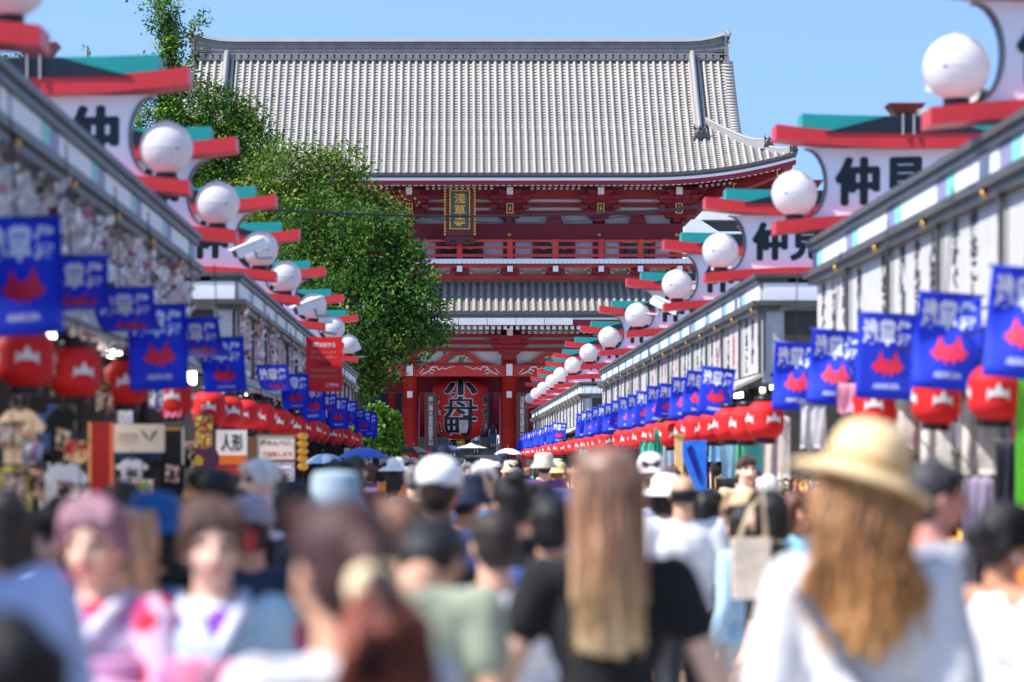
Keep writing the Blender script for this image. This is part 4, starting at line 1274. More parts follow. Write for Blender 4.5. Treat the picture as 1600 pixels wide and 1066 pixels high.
board("blue_strip_sign", "narrow blue strip board under the beige shop sign", "sign", 184, 708, 252, 718, 22.7, (10, 60, 125))
board("red_banner", "tall red banner with orange edges hanging among the goods", "banner", 138, 660, 178, 776, 20.5, (165, 22, 18),
      [("orange_edge", "", -.43, 0, .13, 1.0, (230, 150, 90)), ("orange_edge", "", .43, 0, .13, 1.0, (235, 120, 75))])
board("display_frame", "black display grid framed in gold and white by the black shirts", "display frame", 259, 668, 288, 726, 23, (18, 20, 18),
      [("gold_bar", "", -.1, .46, .8, .07, (190, 150, 60)), ("white_bar", "", .44, 0, .1, 1.0, (215, 215, 205))])
LBX = board("light_box", "glowing white light box on a bracket over the pink cloth", "light box", 256, 581, 306, 600, 25, (245, 245, 245))
LBX.children[0].material_slots[0].material = M_tubel
board("green_banner", "bright green banner at the edge of the sunlit shop", "banner", 1588, 585, 1640, 790, 17.3, (85, 190, 25), [("vtext", "抹茶", .0, -.1, .5, .5, (220, 240, 200))])
gold = thing("golden_lanterns", "stack of glowing golden lantern shapes hanging by the price board", "ornament", at(473, 735, 35))
for k in range(5):
    b = MB(); b.lathe([(.035, 0), (.062, .03), (.062, .05), (.035, .078)], 14, (0, 0, .083*k)); b.build("golden_tier", smat((240, 170, 60), "paint"), gold)
fan = thing("round_fan", "purple round fan with a yellow mark on the crackers stall", "fan", at(320, 740, 28.5))
b = MB(); b.lathe([(.13, -.008), (.13, .008)], 24, (0, 0, .13), 0, False, 'y'); fb = b.build("fan_face", smat((95, 45, 75), "paint"), fan)
b = MB(); b.prism([(-.09, .07), (-.02, .07), (-.01, .13), (-.06, .17), (-.1, .13)], -.016, -.01); b.build("yellow_mark", smat((215, 180, 40), "paint"), fb)
b = MB(); b.tube([(0, 0, .01), (0, 0, -.14)], .01, 6); b.build("handle", smat((150, 110, 70), "paint"), fan)

def print_mat(base, cols, scale):
    """printed picture cloth: blotches of a few inks on a base colour"""
    key = "print_%s_%s_%.1f" % (base, cols, scale)
    if key in MATS: return MATS[key]
    m = bpy.data.materials.new("printed_cloth"); m.use_nodes = True
    nt = m.node_tree; b = nt.nodes["Principled BSDF"]; b.inputs["Roughness"].default_value = .8
    tc = nt.nodes.new("ShaderNodeTexCoord"); nz = nt.nodes.new("ShaderNodeTexNoise"); nz.inputs["Scale"].default_value = scale; nz.inputs["Detail"].default_value = 2.5; nz.inputs["Distortion"].default_value = 1.2
    rp = nt.nodes.new("ShaderNodeValToRGB"); rp.color_ramp.interpolation = 'CONSTANT'; el = rp.color_ramp.elements
    allc = [base]+list(cols)+[base]
    for k, c in enumerate(allc):
        pos = 0 if k == 0 else .40+.045*k
        e = el[k] if k < 2 else el.new(pos)
        e.position = pos; e.color = S(c)
    nt.links.new(tc.outputs["Object"], nz.inputs["Vector"]); nt.links.new(nz.outputs["Fac"], rp.inputs[0]); nt.links.new(rp.outputs[0], b.inputs["Base Color"])
    MATS[key] = m
    return m
def cloth_hang(name, label, cat, px0, py0, px1, py1, d, col, folds=3, kind="towel", extra=()):
    c = at((px0+px1)/2, py0, d); w, h = (px1-px0)*d/F, (py1-py0)*d/F
    t = thing(name, label, cat, (c.x, c.y, c.z-h))
    m = MB(); nx, nz = 14, 8
    vs = []
    ph = rng.random()*6
    for yy in (-.006, .006):
        for j in range(nz+1):
            for i in range(nx+1):
                u = i/nx-.5; v = j/nz
                taper_ = 1+.08*v*math.sin(ph)
                vs.append((u*w*taper_, yy+.008*(.3+v)*math.sin(u*folds*6.28+ph+v)+.006*math.sin(u*17+v*3+ph*2)+.01*math.sin(v*5+ph), h*(1-v)-.012*math.cos(u*folds*6.28+ph)*(v > .95)))
    N = (nx+1)*(nz+1); fs = []
    for j in range(nz):
        for i in range(nx):
            a = j*(nx+1)+i; fs += [(a, a+nx+1, a+nx+2, a+1), (N+a, N+a+1, N+a+nx+2, N+a+nx+1)]
    for j in range(nz):
        for i in (0, nx):
            a = j*(nx+1)+i; fs.append((a, a+nx+1, N+a+nx+1, N+a))
    for i in range(nx):
        a = nz*(nx+1)+i; fs.append((a, a+1, N+a+1, N+a)); fs.append((i, i+1, N+i+1, N+i))
    m.add(vs, fs, 0, True)
    m.build("cloth", smat(col), t)
    b = MB(); b.tube([(-w/2-.02, 0, h+.004), (w/2+.02, 0, h+.004)], .008, 6); b.tube([(0, 0, h), (0, 0, h+.12)], .005, 5); b.build("hanger_rod", M_metal, t)
    for (nm, fx, fy, fw, fh, cc) in extra:
        q = MB(); q.box(fx*w-fw*w/2, fx*w+fw*w/2, -.05, -.042, h/2+fy*h-fh*h/2, h/2+fy*h+fh*h/2); q.build(nm, smat(cc), t)
    return t
def shirt_hang(name, label, px0, py0, px1, py1, d, col, print_col=None, bottom=None):
    """T-shirt shape on a hanger."""
    c = at((px0+px1)/2, py0, d); w, h = (px1-px0)*d/F, (py1-py0)*d/F
    t = thing(name, label, "shirt", (c.x, c.y, c.z-h))
    o = [(-.30, 0), (.30, 0), (.31, .62), (.42, .55), (.5, .70), (.24, .97), (.12, 1.0), (.0, .95), (-.12, 1.0), (-.24, .97), (-.5, .70), (-.42, .55), (-.31, .62)]
    m = MB(); m.prism([(x*w, z*h) for x, z in o], -.02, .02); sh = m.build("shirt_cloth", smat(col), t)
    if print_col:
        q = MB(); q.prism([(-.17*w, .3*h), (.17*w, .28*h), (.19*w, .62*h), (-.15*w, .66*h)], -.03, -.022); q.build("chest_print", print_mat(print_col, ((235, 220, 190), (40, 36, 40), (200, 70, 60)), 16), sh)
        q = MB(); q.prism([(-.08*w, .36*h), (.02*w, .35*h), (.08*w, .52*h), (-.03*w, .58*h)], -.036, -.031); q.build("print_figure", smat((60, 45, 45)), sh)
    b = MB(); b.tube([(-.2*w, 0, .985*h), (0, 0, 1.06*h), (.2*w, 0, .985*h)], .006, 5); b.tube([(0, 0, 1.06*h), (0, 0, 1.06*h+.06)], .005, 5); b.build("hanger", M_metal, t)
    return t
shirt_hang("hanging_shirt", "beige shirt with red and black print on the rack in the shaded shop", -10, 640, 72, 725, 17.5, (205, 175, 145), (150, 45, 40))
shirt_hang("hanging_shirt", "black shirt with beige picture print beside the beige shirt", 66, 638, 132, 730, 18.4, (22, 22, 24), (205, 180, 135))
shirt_hang("hanging_shirt", "yellow and black printed shirt low on the shaded rack", -15, 728, 66, 800, 17.7, (185, 165, 80), (40, 35, 30))
shirt_hang("hanging_shirt", "white shirt with dark blue figure beside the red banner", 66, 724, 138, 800, 18.2, (215, 212, 225), (40, 40, 70))
shirt_hang("hanging_shirt", "small white shirt hanging under the blue strip board", 180, 718, 232, 756, 22, (222, 220, 228), (60, 90, 160))
shirt_hang("hanging_shirt", "black shirt with white label in front of the dark shop", 238, 700, 300, 775, 23.2, (14, 14, 17), (205, 205, 215))
cloth_hang("hanging_cloth", "bright multicoloured cloth below the small white shirt", "cloth", 205, 750, 240, 775, 21.8, (225, 200, 175), extra=(("green_patch", .1, .2, .3, .4, (120, 190, 60)), ("pink_patch", -.2, -.2, .3, .4, (230, 120, 150))))
cloth_hang("hanging_cloth", "pink cloth hanging under the light box", "cloth", 256, 602, 284, 652, 24.8, (245, 130, 160))
cloth_hang("hanging_cloth", "white lace cloth peeking under the shaded lanterns", "cloth", 184, 640, 208, 662, 23, (225, 222, 235))
# sunlit side
for (a, b_, y0, y1, d, c, lab) in ((1378, 1432, 620, 700, 24.2, (222, 212, 200), "cream trousers hanging beside the straw hat, darker seam on one side"), (1438, 1497, 612, 738, 23.2, (228, 220, 210), "widest cream cloth hanging behind the woman with the hat"), (1502, 1566, 618, 744, 22.0, (225, 216, 206), "cream cloth with rounded hem beside the navy jacket"),
                                    (1192, 1236, 650, 748, 31.8, (205, 190, 180), "pale taupe trousers hanging under a sunlit lantern"), (1166, 1192, 650, 738, 33.4, (95, 185, 160), "mint green scarf between taupe trousers and jeans cloth"), (1148, 1168, 655, 742, 36.4, (70, 160, 130), "sea green scarf beside the denim blue cloths"),
                                    (1128, 1150, 668, 758, 38, (120, 165, 200), "faded denim blue cloth with the longest hem"), (1108, 1130, 655, 722, 39, (110, 160, 205), "light blue short cloth beside the royal blue kite banner"),
                                    (1000, 1022, 690, 745, 41, (80, 185, 160), "pale turquoise scarf beside the brown haired woman"), (1022, 1034, 672, 745, 42.5, (10, 135, 110), "deep emerald scarf beside the turquoise one"), (1036, 1050, 668, 730, 43, (150, 175, 190), "grey blue scarf near the wooden post"), (1050, 1062, 668, 725, 44, (200, 180, 205), "lilac scarf near the wooden post"),
                                    (1252, 1290, 632, 702, 24.5, (200, 198, 200), "light grey cloth half hidden by the hat crown"), (1308, 1352, 600, 645, 23.5, (238, 150, 180), "pink cloth above the straw hat"), (1504, 1552, 744, 860, 18.2, (150, 135, 160), "mauve trousers hanging low by the sunlit shop"), (1556, 1588, 690, 800, 17.9, (30, 32, 48), "navy jacket beside the bright green banner"),
                                    (905, 918, 700, 735, 62, (150, 185, 175), "pale sage scarf beneath the far sunlit lanterns"), (960, 972, 640, 690, 60, (70, 160, 130), "green cloth between two groups of sunlit lanterns")):
    cloth_hang("hanging_cloth", lab, "cloth", a, y0, b_, y1, d, c, folds=2)
for (a, b_, y0, y1, d, lab) in ((1120, 1172, 748, 845, 29.5, "black top with a white price tag in the sunlit shop"),):
    cloth_hang("hanging_cloth", lab, "shirt", a, y0, b_, y1, d, (14, 14, 20), 2, extra=(("price_tag", .15, .34, .22, .16, (225, 215, 210)),))
post = thing("wooden_post", "pale yellow wooden post standing by the royal blue kite banner", "post", (wx(1061, 36), 36, 0))
b = MB(); b.box(-.045, .045, -.045, .045, 0, wz(682, 36)); b.build("shaft", smat((235, 195, 130), "paint"), post)
b = MB(); b.box(-.06, .06, -.06, .06, wz(682, 36)+.001, wz(682, 36)+.03); b.build("cap", smat((200, 160, 100), "paint"), post)
kt = thing("kite_banner", "royal blue kite shaped banner with darker diamond on a stand", "banner", (wx(1085, 35), 35, 0))
b = MB(); b.prism([(-.13, wz(690, 35)), (-.06, wz(688, 35)), (.13, wz(688, 35)), (.13, wz(765, 35)), (.02, wz(768, 35)), (-.13, wz(715, 35))][::-1], -.03, .03); kb = b.build("banner_cloth", smat((40, 120, 225)), kt)
b = MB(); b.prism([(-.09, wz(702, 35)), (-.04, wz(695, 35)), (.06, wz(740, 35)), (.05, wz(755, 35))][::-1], -.045, -.032); b.build("dark_diamond", smat((10, 20, 130)), kb)
b = MB(); b.tube([(.1, 0.05, 0), (.1, 0.05, wz(688, 35))], .015, 6); b.build("stand", M_metal, kt)
PRINTS = [((226, 214, 196), ((190, 50, 40), (40, 38, 40), (210, 160, 60)), 14), ((30, 30, 34), ((220, 200, 150), (200, 60, 50), (230, 225, 215)), 12), ((235, 232, 238), ((60, 60, 90), (60, 120, 190), (220, 120, 140)), 13), ((210, 180, 90), ((40, 60, 40), (180, 40, 40), (30, 30, 30)), 15),
          ((240, 235, 225), ((230, 110, 40), (40, 40, 44), (120, 170, 80)), 16), ((190, 40, 40), ((240, 220, 180), (230, 170, 60), (90, 16, 20)), 12)]
DESC = ["red and black picture prints", "cream figures on black", "blue drawings on white", "green and red marks on ochre", "orange and green prints", "golden marks on red"]
k = 0
for (px0, py0, px1, py1, d, pi_, where) in ((0, 662, 36, 700, 16.6, 4, "at the frame edge beside the beige shirt"), (34, 690, 66, 724, 16.9, 2, "over the low yellow shirt"), (100, 690, 136, 722, 17.6, 5, "under the black picture shirt"), (4, 740, 40, 785, 16.4, 0, "low on the shaded rack"), (44, 735, 70, 780, 17.0, 1, "between the two low shirts"),
        (110, 760, 140, 790, 17.4, 4, "below the white shirt"), (232, 600, 256, 640, 24.2, 2, "left of the pink cloth"), (286, 690, 304, 730, 24.6, 1, "right of the black display grid"), (304, 650, 332, 700, 27.6, 3, "beside the brush lettered poster"), (150, 600, 176, 640, 21.2, 0, "behind the third shaded lantern"), (76, 560, 110, 620, 18.8, 1, "behind the second shaded lantern"), (120, 540, 150, 600, 19.8, 3, "high between shaded flags and lanterns"),
        (1240, 745, 1262, 790, 27.4, 5, "behind the sunglasses woman"), (1264, 752, 1290, 800, 26.8, 2, "right of the sunglasses woman"), (1180, 752, 1200, 800, 31.6, 0, "under the taupe trousers"), (1210, 752, 1234, 800, 30.4, 4, "under the mint scarf row"), (1440, 745, 1470, 800, 22.6, 3, "behind the grey haired man"), (1010, 748, 1030, 790, 42.0, 1, "under the emerald scarf")):
    t = cloth_hang("printed_cloth", "printed souvenir cloth with %s, %s" % (DESC[pi_], where), "cloth", px0, py0, px1, py1, d, (220, 210, 200), 1)
    t.children[0].material_slots[0].material = print_mat(*PRINTS[pi_])
    k += 1
# small goods hung and stacked inside the openings, each stall its own rack
PAL = [(200, 60, 50), (235, 200, 90), (240, 235, 225), (30, 30, 36), (70, 110, 180), (220, 140, 60), (120, 60, 90), (90, 150, 110), (215, 175, 140), (160, 30, 40)]
def rack(side, r, d, i):
    x, y = row(side, r, d)
    t = thing("goods_rack", "stall rack crowded with colourful souvenirs, %s along the %s row" % (ORD[i], "sunlit" if side > 0 else "shaded"), "rack", (x, y, 0), ROT[side], "souvenir racks in the shop openings")
    f = MB()
    for yy in (-.9, .9):
        f.box(-.03, .03, yy-.02, yy+.02, 0, 2.3); f.box(-.3, -.25, yy-.02, yy+.02, 0, .8)
    for z in (.8, 1.25, 1.7, 2.25): f.box(-.3, .03, -.92, .92, z, z+.025)
    f.build("rack_frame", M_metal, t)
    for z in (.83, 1.28, 1.73):
        y = -.86
        while y < .8:
            w = rng.uniform(.1, .24); h = rng.uniform(.18, .38)
            m = MB(); m.taper(-.27, -.05, y, y+w-.02, z, z+h*.8, rng.uniform(.8, 1)); m.box(-.2, -.12, y+.03, y+w-.05, z+h*.8, z+h)
            m.build("souvenir", smat(rng.choice(PAL), "paint"), t)
            y += w
i = 0
for d in (14, 16.5, 20, 24.5, 27.2): rack(-1, 2.85, d, i); i += 1
for d in (36, 39.5, 43, 47, 52, 57): rack(-1, 2.85, d, i); i += 1
i = 0
for d in (20.5, 23.2, 26.2, 36.5, 40, 44, 48.5, 54): rack(1, 3.95, d, i); i += 1
# ------------------------------------------------------------------ trees
nrng = np.random.default_rng(11)
def leaf_mat(name, col, var=.32):
    m = mat(name, col, 0.62, var, 1.6, spec=0.12)
    nt = m.node_tree; b = nt.nodes["Principled BSDF"]; o = nt.nodes["Material Output"]
    tr = nt.nodes.new("ShaderNodeBsdfTranslucent"); mx = nt.nodes.new("ShaderNodeMixShader"); mx.inputs[0].default_value = .22
    tr.inputs[0].default_value = (col[0]*1.6, col[1]*1.8, col[2]*.8, 1)
    nt.links.new(b.outputs[0], mx.inputs[1]); nt.links.new(tr.outputs[0], mx.inputs[2]); nt.links.new(mx.outputs[0], o.inputs[0])
    return m
def leaves_mesh(name, centres, size, mats, per, spread, droop=.3, mi=None):
    """leaf-sized folded quads in clumps round the given centres (n x 3)"""
    n = len(centres)*per
    c = np.repeat(centres, per, 0)+nrng.normal(0, 1, (n, 3))*spread
    cn = np.repeat(nrng.normal(0, 1, (len(centres), 3)), per, 0)
    nv = nrng.normal(0, .55, (n, 3))+cn*.75; nv[:, 2] = np.abs(nv[:, 2])*.9+.3
    nv /= np.linalg.norm(nv, axis=1)[:, None]
    rv = nrng.normal(0, 1, (n, 3)); rv[:, 2] -= droop
    a = np.cross(nv, rv); a /= np.linalg.norm(a, axis=1)[:, None]+1e-9
    b = np.cross(nv, a)
    s = size*nrng.uniform(.6, 1.25, (n, 1))
    v = np.stack([c-b*s, c-a*s*.5+nv*s*.08, c+b*s*1.05-nv*s*.1, c+a*s*.5+nv*s*.08], 1).reshape(-1, 3)
    me = bpy.data.meshes.new(name)
    me.vertices.add(n*4); me.vertices.foreach_set("co", v.ravel())
    me.loops.add(n*4); me.loops.foreach_set("vertex_index", np.arange(n*4))
    me.polygons.add(n); me.polygons.foreach_set("loop_start", np.arange(n)*4)
    try: me.polygons.foreach_set("loop_total", np.full(n, 4))
    except Exception: pass
    for m in mats: me.materials.append(m)
    k = np.repeat(nrng.integers(0, len(mats), len(centres)), per) if mi is None else np.repeat(mi, per)
    flip = nrng.random(n) < .25
    k = np.where(flip, nrng.integers(0, len(mats), n), k)
    me.polygons.foreach_set("material_index", k.astype(np.int32))
    me.update(calc_edges=True); me.validate()
    return me
def blob_points(c, r, n, hollow=.62):
    p = nrng.normal(0, 1, (n, 3)); p /= np.linalg.norm(p, axis=1)[:, None]
    rad = (hollow+(1-hollow)*nrng.random((n, 1))**.6)
    lump = 1+.16*np.sin(p[:, :1]*5+c[0])+.14*np.sin(p[:, 2:]*6+c[2]*1.7)+.10*np.sin(p[:, 1:2]*7+c[0])
    return np.array(c)+p*rad*lump*np.array(r)
M_bark = mat("brown_bark", (0.085, 0.06, 0.045), 0.85, 0.3, 3, bump=.6, stretch=(1, 1, .25))
def tree(name, label, base, blobs, per_m2, leaf, mats, per, spread, trunk_r, limbs, group=None):
    t = thing(name, label, "tree", base, 0, group)
    B = np.array(base)
    cs = []
    for (c, r) in blobs:
        area = 4*math.pi*((r[0]*r[1])**1.6/3+(r[0]*r[2])**1.6/3+(r[1]*r[2])**1.6/3)**(1/1.6)
        cs.append(blob_points(c, r, int(area*per_m2)))
    cs = np.concatenate(cs)-B
    obj("crown", leaves_mesh("crown", cs, leaf, mats, per, spread), t)
    m = MB()
    top = Vector(limbs[0])-Vector(base)
    m.tube([Vector((0, 0, 0)), top*.35+Vector((.1, 0, 0)), top*.7, top], [trunk_r*1.25, trunk_r, trunk_r*.75, trunk_r*.3], 10)
    for l in limbs[1:]:
        e = Vector(l)-Vector(base)
        s_ = top*(.35+.3*rng.random())
        md = s_.lerp(e, .5)+Vector((rng.uniform(-.3, .3), rng.uniform(-.3, .3), .3))
        m.tube([s_, md, e], [trunk_r*.5, trunk_r*.3, trunk_r*.08], 7)
    m.build("trunk", M_bark, t)
    return t
def blobs_px(lst, d, depth=.8):
    return [((wx(px, d+dd), d+dd, wz(py, d+dd)), (rx*d/F, (rx+ry)/2*depth*d/F, ry*d/F)) for (px, py, rx, ry, dd) in lst]
G1 = [leaf_mat("zelkova_leaf_dark", (.020, .066, .014)), leaf_mat("zelkova_leaf", (.045, .115, .020)), leaf_mat("zelkova_leaf_light", (.12, .205, .034))]
G2 = [leaf_mat("cherry_leaf", (.12, .20, .035)), leaf_mat("cherry_leaf_yellow", (.22, .25, .05)), leaf_mat("cherry_leaf_deep", (.045, .10, .020))]
G3 = [leaf_mat("ginkgo_leaf", (.065, .155, .022)), leaf_mat("ginkgo_leaf_bright", (.17, .28, .035)), leaf_mat("ginkgo_leaf_deep", (.030, .075, .018))]
G4 = [leaf_mat("willow_leaf", (.12, .22, .030)), leaf_mat("willow_leaf_deep", (.05, .12, .022))]
# big dark tree beside the gate
d = 116
bb = blobs_px([(560, 400, 75, 70, 0), (500, 370, 75, 75, 1), (605, 430, 60, 60, 0), (560, 480, 95, 70, -1), (640, 490, 55, 48, 0), (655, 520, 42, 28, .4), (612, 532, 54, 38, 0), (520, 540, 80, 60, 1),
               (580, 572, 44, 34, 0), (545, 612, 40, 42, .5), (470, 450, 60, 70, 1.5), (685, 522, 22, 12, 0), (640, 415, 26, 34, 0), (600, 360, 36, 30, 0), (570, 600, 30, 26, 0), (625, 470, 50, 40, 0)], d)
tree("shade_tree", "large dense dark green tree covering the gate's shaded side", (wx(545, d), d, 0), bb, 9.5, .092, G1, 14, .2, .32,
     [(wx(555, d), d, wz(400, d)), (wx(640, d), d, wz(500, d)), (wx(600, d), d, wz(380, d)), (wx(480, d), d, wz(400, d)), (wx(620, d), d-.5, wz(560, d)), (wx(520, d), d+.5, wz(520, d))])
# lighter yellow green tree in front of the roof
d = 119
bb = blobs_px([(470, 275, 62, 42, 0), (520, 300, 60, 50, 0), (430, 280, 50, 55, 0), (540, 265, 34, 22, 0), (570, 330, 52, 34, .5), (480, 340, 85, 55, 0), (420, 340, 60, 60, 0), (612, 318, 26, 12, 0), (555, 350, 62, 42, 0), (560, 242, 14, 10, 0), (510, 245, 30, 14, 0)], d)
tree("cherry_tree", "yellow green loose tree whose twigs cross the lower silver roof", (wx(490, d), d, 0), bb, 7.5, .095, G2, 13, .22, .2,
     [(wx(490, d), d, wz(300, d)), (wx(600, d), d, wz(325, d)), (wx(545, d), d, wz(270, d)), (wx(430, d), d, wz(290, d)), (wx(520, d), d, wz(330, d)), (wx(628, d), d, wz(314, d))])
# ginkgo with a narrow leader against the sky
d = 138
arms = [((265, 260), (267, 130), 28), ((267, 140), (266, 60), 18), ((266, 75), (260, -14), 20), ((266, 72), (222, 10), 12), ((267, 76), (326, 20), 13), ((263, 34), (292, -6), 12), ((266, 112), (304, 94), 17), ((266, 128), (222, 92), 11), ((262, 30), (238, -8), 13), ((268, 52), (296, 44), 8), ((264, 56), (240, 46), 9), ((266, 98), (246, 84), 8)]
bb = []
for (a, b, r) in arms:
    n = max(3, int(math.hypot(b[0]-a[0], b[1]-a[1])/13))
    for k in range(n+1):
        u = k/n; bb.append((a[0]+(b[0]-a[0])*u+rng.uniform(-4, 4), a[1]+(b[1]-a[1])*u, r*(1-.45*u)*rng.uniform(.7, 1.1), r*(1-.45*u)*.8, rng.uniform(-.5, .5)))
bb += [(240, 190, 60, 50, 0), (300, 170, 55, 42, 0), (345, 180, 50, 45, 0), (360, 220, 55, 50, 0), (300, 240, 70, 50, 0), (390, 190, 34, 30, 0), (250, 270, 70, 60, 0), (370, 280, 70, 60, 1), (392, 240, 40, 50, 0), (330, 320, 80, 60, 0), (400, 330, 60, 60, 0), (250, 140, 40, 20, 0), (420, 400, 70, 70, 1), (330, 400, 80, 60, 1)]
tree("ginkgo_tree", "tall ginkgo with a narrow top rising above the roof edge", (wx(275, d), d, 0), blobs_px(bb, d), 8.5, .098, G3, 12, .2, .3,
     [(wx(264, d), d, wz(20, d)), (wx(360, d), d, wz(190, d)), (wx(400, d), d, wz(260, d)), (wx(230, d), d, wz(200, d))])
for (px, py, lab) in ((44, 45, "slim young tree tip with few leaves above the shaded sign's red tray"), (137, 72, "very slim leafy shoot rising between the shaded signs")):
    d = 130
    bb = blobs_px([(px, py+k*14, 5+k*.7, 9, 0) for k in range(7)]+[(px-30, py+52, 22, 14, 0), (px-20, py+70, 40, 30, 0)], d)
    tree("slim_tree", lab, (wx(px, d), d, 0), bb, 5, .12, G3, 5, .1, .12, [(wx(px, d), d, wz(py, d)), (wx(px-30, d), d, wz(py+60, d))])
# willow by the last shaded shop
d = 100
t = thing("willow_tree", "bright green weeping willow behind the blue umbrella", "tree", (wx(585, d), d, 0))
cs = []
for k in range(95):
    a = rng.uniform(0, 6.28); rr = rng.uniform(.05, 1)**.6
    px0 = 588+38*rr*math.cos(a); top = 636+(abs(px0-592)/40)**2*26+rng.uniform(-4, 8)
    dd = d+rr*math.sin(a)*.8
    ln = rng.uniform(35, 75)
    for q in range(int(ln/2.1)):
        cs.append((wx(px0+(px0-588)*.25*q/30, dd), dd, wz(min(top+q*2.1, 735), dd)))
cs = np.array(cs)-np.array(t.location)
obj("crown", leaves_mesh("crown", cs, .10, G4, 3, .05, 2.5), t)
m = MB(); m.tube([(0, 0, 0), (.05, 0, 1.6), (0, 0, 3.2)], [.14, .11, .05], 8)
for k in range(6):
    a = k*1.05; m.tube([(0, 0, 2.4), (.4*math.cos(a), .4*math.sin(a), 3.3), (.8*math.cos(a), .8*math.sin(a), 2.9)], [.05, .03, .01], 5)
m.build("trunk", M_bark, t)
# background buildings and trees beyond the rows (fill the sides so the place goes on)
for i, (px, py, r_, d) in enumerate(((-60, 560, 260, 150), (120, 480, 190, 160), (1010, 640, 120, 210), (1300, 600, 200, 190))):
    bb = blobs_px([(px, py, r_*.7, r_*.5, 0), (px+r_*.5, py+r_*.2, r_*.5, r_*.4, 0), (px-r_*.4, py+r_*.25, r_*.5, r_*.4, 0)], d)
    tree("shade_tree", "dark green tree standing far behind the %s" % ("first shaded shops", "ginkgo and the shaded shops", "sunlit end of the gate", "sunlit shops and signs")[i], (wx(px, d), d, 0), bb, 1.6, .2, G1, 8, .3, .3, [(wx(px, d), d, wz(py, d)), (wx(px+40, d), d, wz(py-20, d))])
# distant white balconied building glimpsed right of the gate
ap = thing("apartment_building", "white balconied building glimpsed between the gate and the sunlit signs", "building", (wx(1175, 215), 215, 0))
m = MB(); m.box(-4.6, 5.5, 0, 9, 0, wz(312, 215)); m.build("wall", mat("pale_wall_paint", (.55, .55, .55), .7, .06, 1), ap)
for k in range(7):
    z = wz(345, 215)-k*1.55
    m = MB(); m.box(-4.6, 4.6, -1.0, -.01, z, z+.75); m.build("balcony", M_white, ap)
    m = MB(); m.box(-4.4, 5.3, -.06, -.012, z+.8, z+1.5); m.build("window_band", M_orn, ap)
m = MB(); m.add([(-4.6, -1.2, wz(366, 215)), (-4.6, -1.2, wz(330, 215)), (-2.2, -1.2, wz(366, 215)), (-4.6, -.9, wz(366, 215)), (-4.6, -.9, wz(330, 215)), (-2.2, -.9, wz(366, 215))], [(0, 2, 1), (3, 4, 5), (0, 1, 4, 3), (1, 2, 5, 4), (2, 0, 3, 5)]); m.build("stair_panel", M_white, ap)
# ------------------------------------------------------------------ people
def cap(m, p0, r0, p1, r1, n=10):
    """closed tapered capsule"""
    p0, p1 = Vector(p0), Vector(p1)
    ax = p1-p0; L = ax.length
    ax = ax.normalized() if L > 1e-6 else Vector((0, 0, 1))
    u = ax.orthogonal().normalized(); w = ax.cross(u)
    rings = [(-.98, .2), (-.7, .714), (0, 1)]
    vs = []; fs = []
    allr = [(p0+ax*(r0*a), r0*b) for a, b in rings]+[(p1+ax*(-r1*a), r1*b) for a, b in rings[::-1]]
    for c, r in allr:
        for k in range(n):
            an = 2*math.pi*k/n; vs.append(c+(u*math.cos(an)+w*math.sin(an))*r)
    for i in range(len(allr)-1):
        for k in range(n):
            a = i*n+k; b = i*n+(k+1) % n; fs.append((a, b, b+n, a+n))
    fs.append(tuple(range(n-1, -1, -1))); fs.append(tuple(range((len(allr)-1)*n, len(allr)*n)))
    m.add(vs, fs)
def ell(m, c, r, nu=12, nv=8, rot=None):
    vs = []; fs = []
    for j in range(1, nv):
        th = math.pi*j/nv
        for k in range(nu):
            an = 2*math.pi*k/nu
            v = Vector((r[0]*math.sin(th)*math.cos(an), r[1]*math.sin(th)*math.sin(an), r[2]*math.cos(th)))
            if rot: v = rot @ v
            vs.append(v+Vector(c))
    for j in range(nv-2):
        for k in range(nu):
            a = j*nu+k; b = j*nu+(k+1) % nu; fs.append((a, a+nu, b+nu, b))
    fs.append(tuple(range(nu))); fs.append(tuple(range((nv-1)*nu-1, (nv-2)*nu-1, -1)))
    m.add(vs, fs)
RM = {}
def fuse(m, name, voxel, smooth=4):
    me = m.mesh(name, [M_white])
    o = bpy.data.objects.new(name, me)
    r = o.modifiers.new("fuse", 'REMESH'); r.mode = 'VOXEL'; r.voxel_size = voxel; r.use_smooth_shade = True
    s_ = o.modifiers.new("soft", 'SMOOTH'); s_.iterations = smooth; s_.factor = .5
    e = evaluated(o)
    bpy.data.objects.remove(o); bpy.data.meshes.remove(me)
    e.name = name; e.materials.clear()
    return e
ARMS = {  # elbow, wrist offsets from the shoulder (x outwards, y forwards, z up)
    "down": ((.05, -.02, -.27), (.07, .05, -.50)),
    "out": ((.10, -.03, -.26), (.17, .04, -.49)),
    "swing": ((.05, .08, -.26), (.05, .24, -.44)),
    "back": ((.05, -.12, -.24), (.07, -.16, -.48)),
    "hold": ((.06, .06, -.26), (-.10, .27, -.20)),
    "phone": ((.05, .09, -.25), (-.05, .30, -.06)),
    "raise": ((.20, .14, .02), (.02, .22, .20)),
    "bent": ((.06, -.02, -.27), (.02, .22, -.30)),
}
def skel(f, stride=0.0, al="down", ar="down"):
    sh = .165 if f else .195
    hp = .085
    J = dict(f=f, sh=sh)
    for s_, arm in ((-1, al), (1, ar)):
        S0 = Vector((s_*sh, -.01, 1.385)); e, w = ARMS[arm]
        J["S%d" % s_] = S0; J["E%d" % s_] = S0+Vector((s_*e[0], e[1], e[2])); J["W%d" % s_] = S0+Vector((s_*w[0], w[1], w[2]))
        k = stride*s_
        J["H%d" % s_] = Vector((s_*hp, 0, .90)); J["K%d" % s_] = Vector((s_*(hp+.005), .5*k+.02, .48)); J["A%d" % s_] = Vector((s_*(hp+.01), 1.0*k-.02-(.06 if k < 0 else 0), .085+(.05 if k < 0 else 0)))
    return J
HEAD = Vector((0, .012, 1.585))
